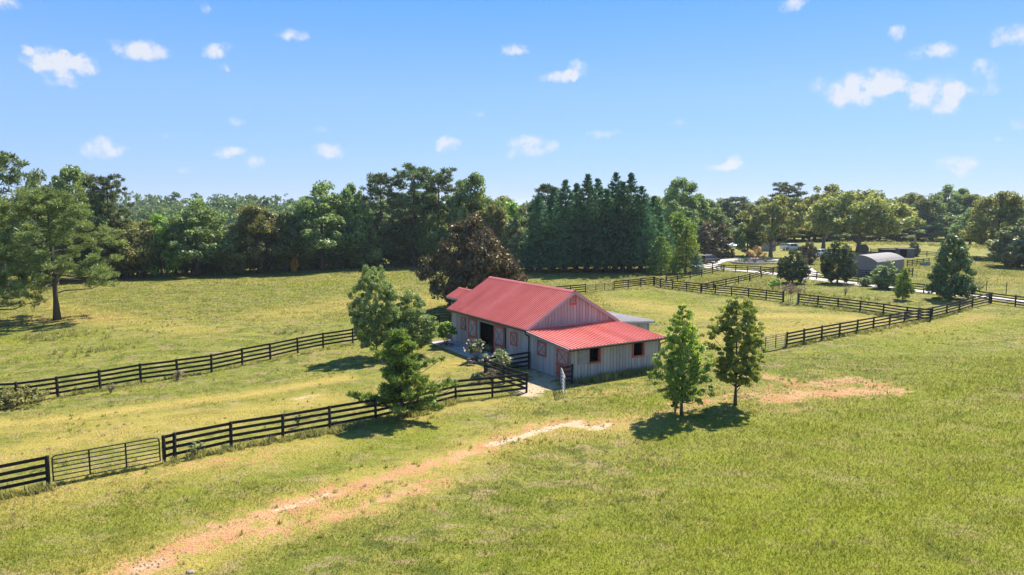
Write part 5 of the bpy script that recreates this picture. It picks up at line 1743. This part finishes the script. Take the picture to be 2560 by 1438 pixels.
def blades(n):
    """blades thin out and broaden smoothly with distance over the fields"""
    yy = np.linspace(18.5, 165, 600)
    pdf = (1.58 * yy + 10) * (26 / yy) ** 1.75
    cdf = np.cumsum(pdf)
    y = np.interp(g.random(n), cdf / cdf[-1], yy)
    x = (g.random(n) * 2 - 1) * (.79 * y + 5)
    hgt = .085 + .0007 * (y - 20)
    wid = .024 * (y / 24) ** .75
    cov = cover_at(x, y)
    kp = keep_mask(x, y, cov)
    x, y, cov, hgt, wid = x[kp], y[kp], cov[kp], hgt[kp], wid[kp]
    n = len(x)
    clump = .5 + .5 * np.sin(x * .9 + 2 * np.sin(y * .37)) * np.sin(y * 1.1 + 1.7 * np.sin(x * .41))
    tall = .55 + .55 * clump + .35 * cov[:, 3] - .30 * cov[:, 2]
    # the mown lawn left of the barn and the paddock are short
    lawn = ((y < 74) & (y > 30) & (x < -1) & (x < (y - 20) * .3)).astype(float)
    pad = ((x > 12) & (y > 56) & (y < 105)).astype(float)
    tall = tall * (1 - .5 * np.maximum(pad, 0))
    h = hgt * tall * (.5 + g.random(n))
    w = wid * (.6 + .8 * g.random(n))
    ph = g.random(n) * 6.283
    h = h * (1 - .45 * lawn)
    lean = h * (.35 + .9 * g.random(n))
    la = g.random(n) * 6.283
    z = land(x, y)
    dx, dy = np.cos(ph) * w / 2, np.sin(ph) * w / 2
    A = np.stack([x - dx, y - dy, z - .01], 1)
    B = np.stack([x + dx, y + dy, z - .01], 1)
    C = np.stack([x + np.cos(la) * lean, y + np.sin(la) * lean, z + h], 1)
    return np.stack([A, B, C], 1).reshape(-1, 3), np.repeat(cov, 3, 0)


bv, bc = blades(1000000)
bf_ = np.arange(len(bv)).reshape(-1, 3)
stuff(link('grass', np_mesh('grass', bv, bf_, M_GRASS, False, bc)), 'short sunlit pasture grass covering the fields', 'grass')

# weeds along fence feet and rough tussocks
cs = []


def line_weeds(pts, n, spread, hmin, hmax):
    P = [S(*p) for p in pts]
    for _ in range(n):
        i = g.integers(len(P) - 1)
        q = P[i].lerp(P[i + 1], g.random())
        q = q + Vector((g.normal() * spread, g.normal() * spread, 0))
        cs.append((q.x, q.y, float(land(q.x, q.y)), g.uniform(hmin, hmax)))


line_weeds([(-60, 1262), (122, 1222)], 50, .12, .15, .4)
line_weeds([(420, 1160), (578, 1124), (707, 1102), (825, 1080), (940, 1058)], 170, .16, .12, .40)
line_weeds([(150, 1212), (400, 1162)], 50, .10, .08, .18)
line_weeds([(960, 1052), (1050, 1032), (1140, 1006)], 80, .2, .15, .45)
line_weeds([(145, 996), (352, 960), (606, 917), (882, 860)], 130, .18, .12, .35)
line_weeds([(1966, 870), (2142, 836), (2295, 807), (2430, 772)], 220, .25, .15, .45)
line_weeds([(1440, 960), (1540, 942), (1640, 925)], 130, .22, .2, .55)
line_weeds([(1640, 716), (1752, 733), (1915, 751)], 80, .4, .15, .4)
line_weeds([(1996, 762), (2150, 781), (2267, 797)], 110, .4, .2, .5)
line_weeds([(1830, 690), (1800, 700), (1760, 712), (1720, 714)], 160, 1.5, .2, .6)
line_weeds([(1900, 705), (1880, 720), (1950, 730), (2080, 745), (2200, 760)], 260, 2.0, .2, .6)
line_weeds([(190, 885), (230, 880), (285, 872)], 40, 1.0, .2, .45)
line_weeds([(710, 835), (735, 830)], 16, .5, .2, .5)
line_weeds([(60, 850), (150, 842), (210, 836)], 70, 1.5, .2, .45)
line_weeds([(1500, 700), (1600, 705), (1640, 700)], 120, 2.5, .3, .7)
line_weeds([(2100, 610), (2300, 612), (2540, 625)], 160, 3.5, .5, 1.3)
line_weeds([(330, 692), (700, 678), (1040, 664)], 260, .8, .3, .9)


def tussocks(rows, N, name, mat, label):
    W = np.array(rows)
    n = len(W)
    ph = g.random((n, N)) * 6.283
    ln = W[:, 3:4] * (.5 + .7 * g.random((n, N)))
    sp0 = g.normal(size=(n, N, 2)) * (W[:, 3] * .22 + .02)[:, None, None]
    bx0, by0 = W[:, 0:1] + sp0[..., 0], W[:, 1:2] + sp0[..., 1]
    wd = .012 + .06 * W[:, 3:4] * g.random((n, N))
    zz = np.broadcast_to(W[:, 2:3] - .02, (n, N))
    A = np.stack([bx0 - np.sin(ph) * wd, by0 + np.cos(ph) * wd, zz], -1)
    B = np.stack([bx0 + np.sin(ph) * wd, by0 - np.cos(ph) * wd, zz], -1)
    C = np.stack([bx0 + np.cos(ph) * ln * .5, by0 + np.sin(ph) * ln * .5, W[:, 2:3] + ln], -1)
    V = np.stack([A, B, C], 2).reshape(-1, 3)
    return stuff(link(name, np_mesh(name, V, np.arange(len(V)).reshape(-1, 3), mat)), label, 'weeds')


tussocks(cs, 26, 'weeds', L_WEED, 'weeds and tussocks along the fences and field edges')


def scatter(n, hmin, hmax, knots):
    rows = []
    ks = [(g.uniform(-1, 1), g.uniform(19, 75), g.uniform(.5, 2.2)) for _ in range(knots)]
    while len(rows) < n:
        kx, ky, kr = ks[g.integers(knots)]
        y = ky + g.normal() * kr
        x = kx * (.76 * ky + 3) + g.normal() * kr * 1.6
        a, b = barn_ab(x, y)
        if y < 18 or (-BD - .3 < a < BL + 1 and -4.5 < b < 13):
            continue
        rows.append((x, y, float(land(x, y)), g.uniform(hmin, hmax)))
    return rows


tussocks(scatter(900, .07, .20, 110), 18, 'pasture_weeds', leaf_mat('foliage_pasture_weeds', (.075, .098, .018), (.150, .170, .034), (.20, .20, .05), .40, .03, gain=1.5), 'darker green weed clumps dotted over the pasture')
tussocks(scatter(800, .05, .16, 80), 16, 'dry_stalks', leaf_mat('dry_grass_stalks', (.22, .175, .100), (.36, .290, .170), None, .35, .02, gain=1.25), 'dry greyish grass stalks dotted over the pasture')
# loose pale stones on the track and in the pen gateway
def pebbles(lines, n):
    m = MB()
    for _ in range(n):
        a, b = lines[g.integers(len(lines))]
        p = S(*a).lerp(S(*b), g.random()) + Vector((g.normal() * .35, g.normal() * .35, 0))
        r = g.uniform(.02, .06)
        z = float(land(p.x, p.y)) + r * .2
        q = g.uniform(0, 6.28)
        pts = [(p.x + r * 1.3 * math.cos(q + i * 1.571) * g.uniform(.7, 1.1), p.y + r * math.sin(q + i * 1.571) * g.uniform(.7, 1.1), z) for i in range(4)]
        m.add(pts + [(p.x, p.y, z + r * .7), (p.x, p.y, z - r * .5)], [(0, 1, 4), (1, 2, 4), (2, 3, 4), (3, 0, 4), (1, 0, 5), (2, 1, 5), (3, 2, 5), (0, 3, 5)])
    return m.build('pebbles', M_STONE_T)


stuff(pebbles([((1230, 1112), (1300, 1096)), ((1300, 1096), (1400, 1064)), ((1440, 1062), (1510, 1066)), ((690, 1278), (830, 1230)), ((330, 1430), (440, 1388)), ((1330, 985), (1375, 945)), ((1640, 1030), (1800, 1005))], 260), 'loose pale stones on the dirt track', 'stones')
fs = thing('field_stone', 'single small stone in the grass at the bottom edge', 'stone', S(478, 1431))
m = MB()
rr = [(.11, -.04), (.14, .01), (.11, .055), (.045, .075)]
pts = [(r * 1.3 * math.cos(6.283 * i / 8) * rnd.uniform(.85, 1.1), r * math.sin(6.283 * i / 8) * rnd.uniform(.85, 1.1), z) for r, z in rr for i in range(8)]
m.add(pts, [(a * 8 + i, a * 8 + (i + 1) % 8, (a + 1) * 8 + (i + 1) % 8, (a + 1) * 8 + i) for a in range(3) for i in range(8)] + [tuple(range(24, 32))]).build('boulder', M_STONE_T, fs)

# ------------------------------------------------------------------ summer haze over the whole farm
k = NT('haze_air')
vol = k.n('ShaderNodeVolumePrincipled', {'Color': (.80, .88, 1.0), 'Density': HAZE, 'Anisotropy': .2})
o_ = k.n('ShaderNodeOutputMaterial')
k.t.links.new(vol.outputs[0], o_.inputs['Volume'])
stuff(MB().box((0, 2350, 21.5), (7100, 5200, 47)).build('haze', k.m), 'thin blue summer haze in the distance', 'haze')
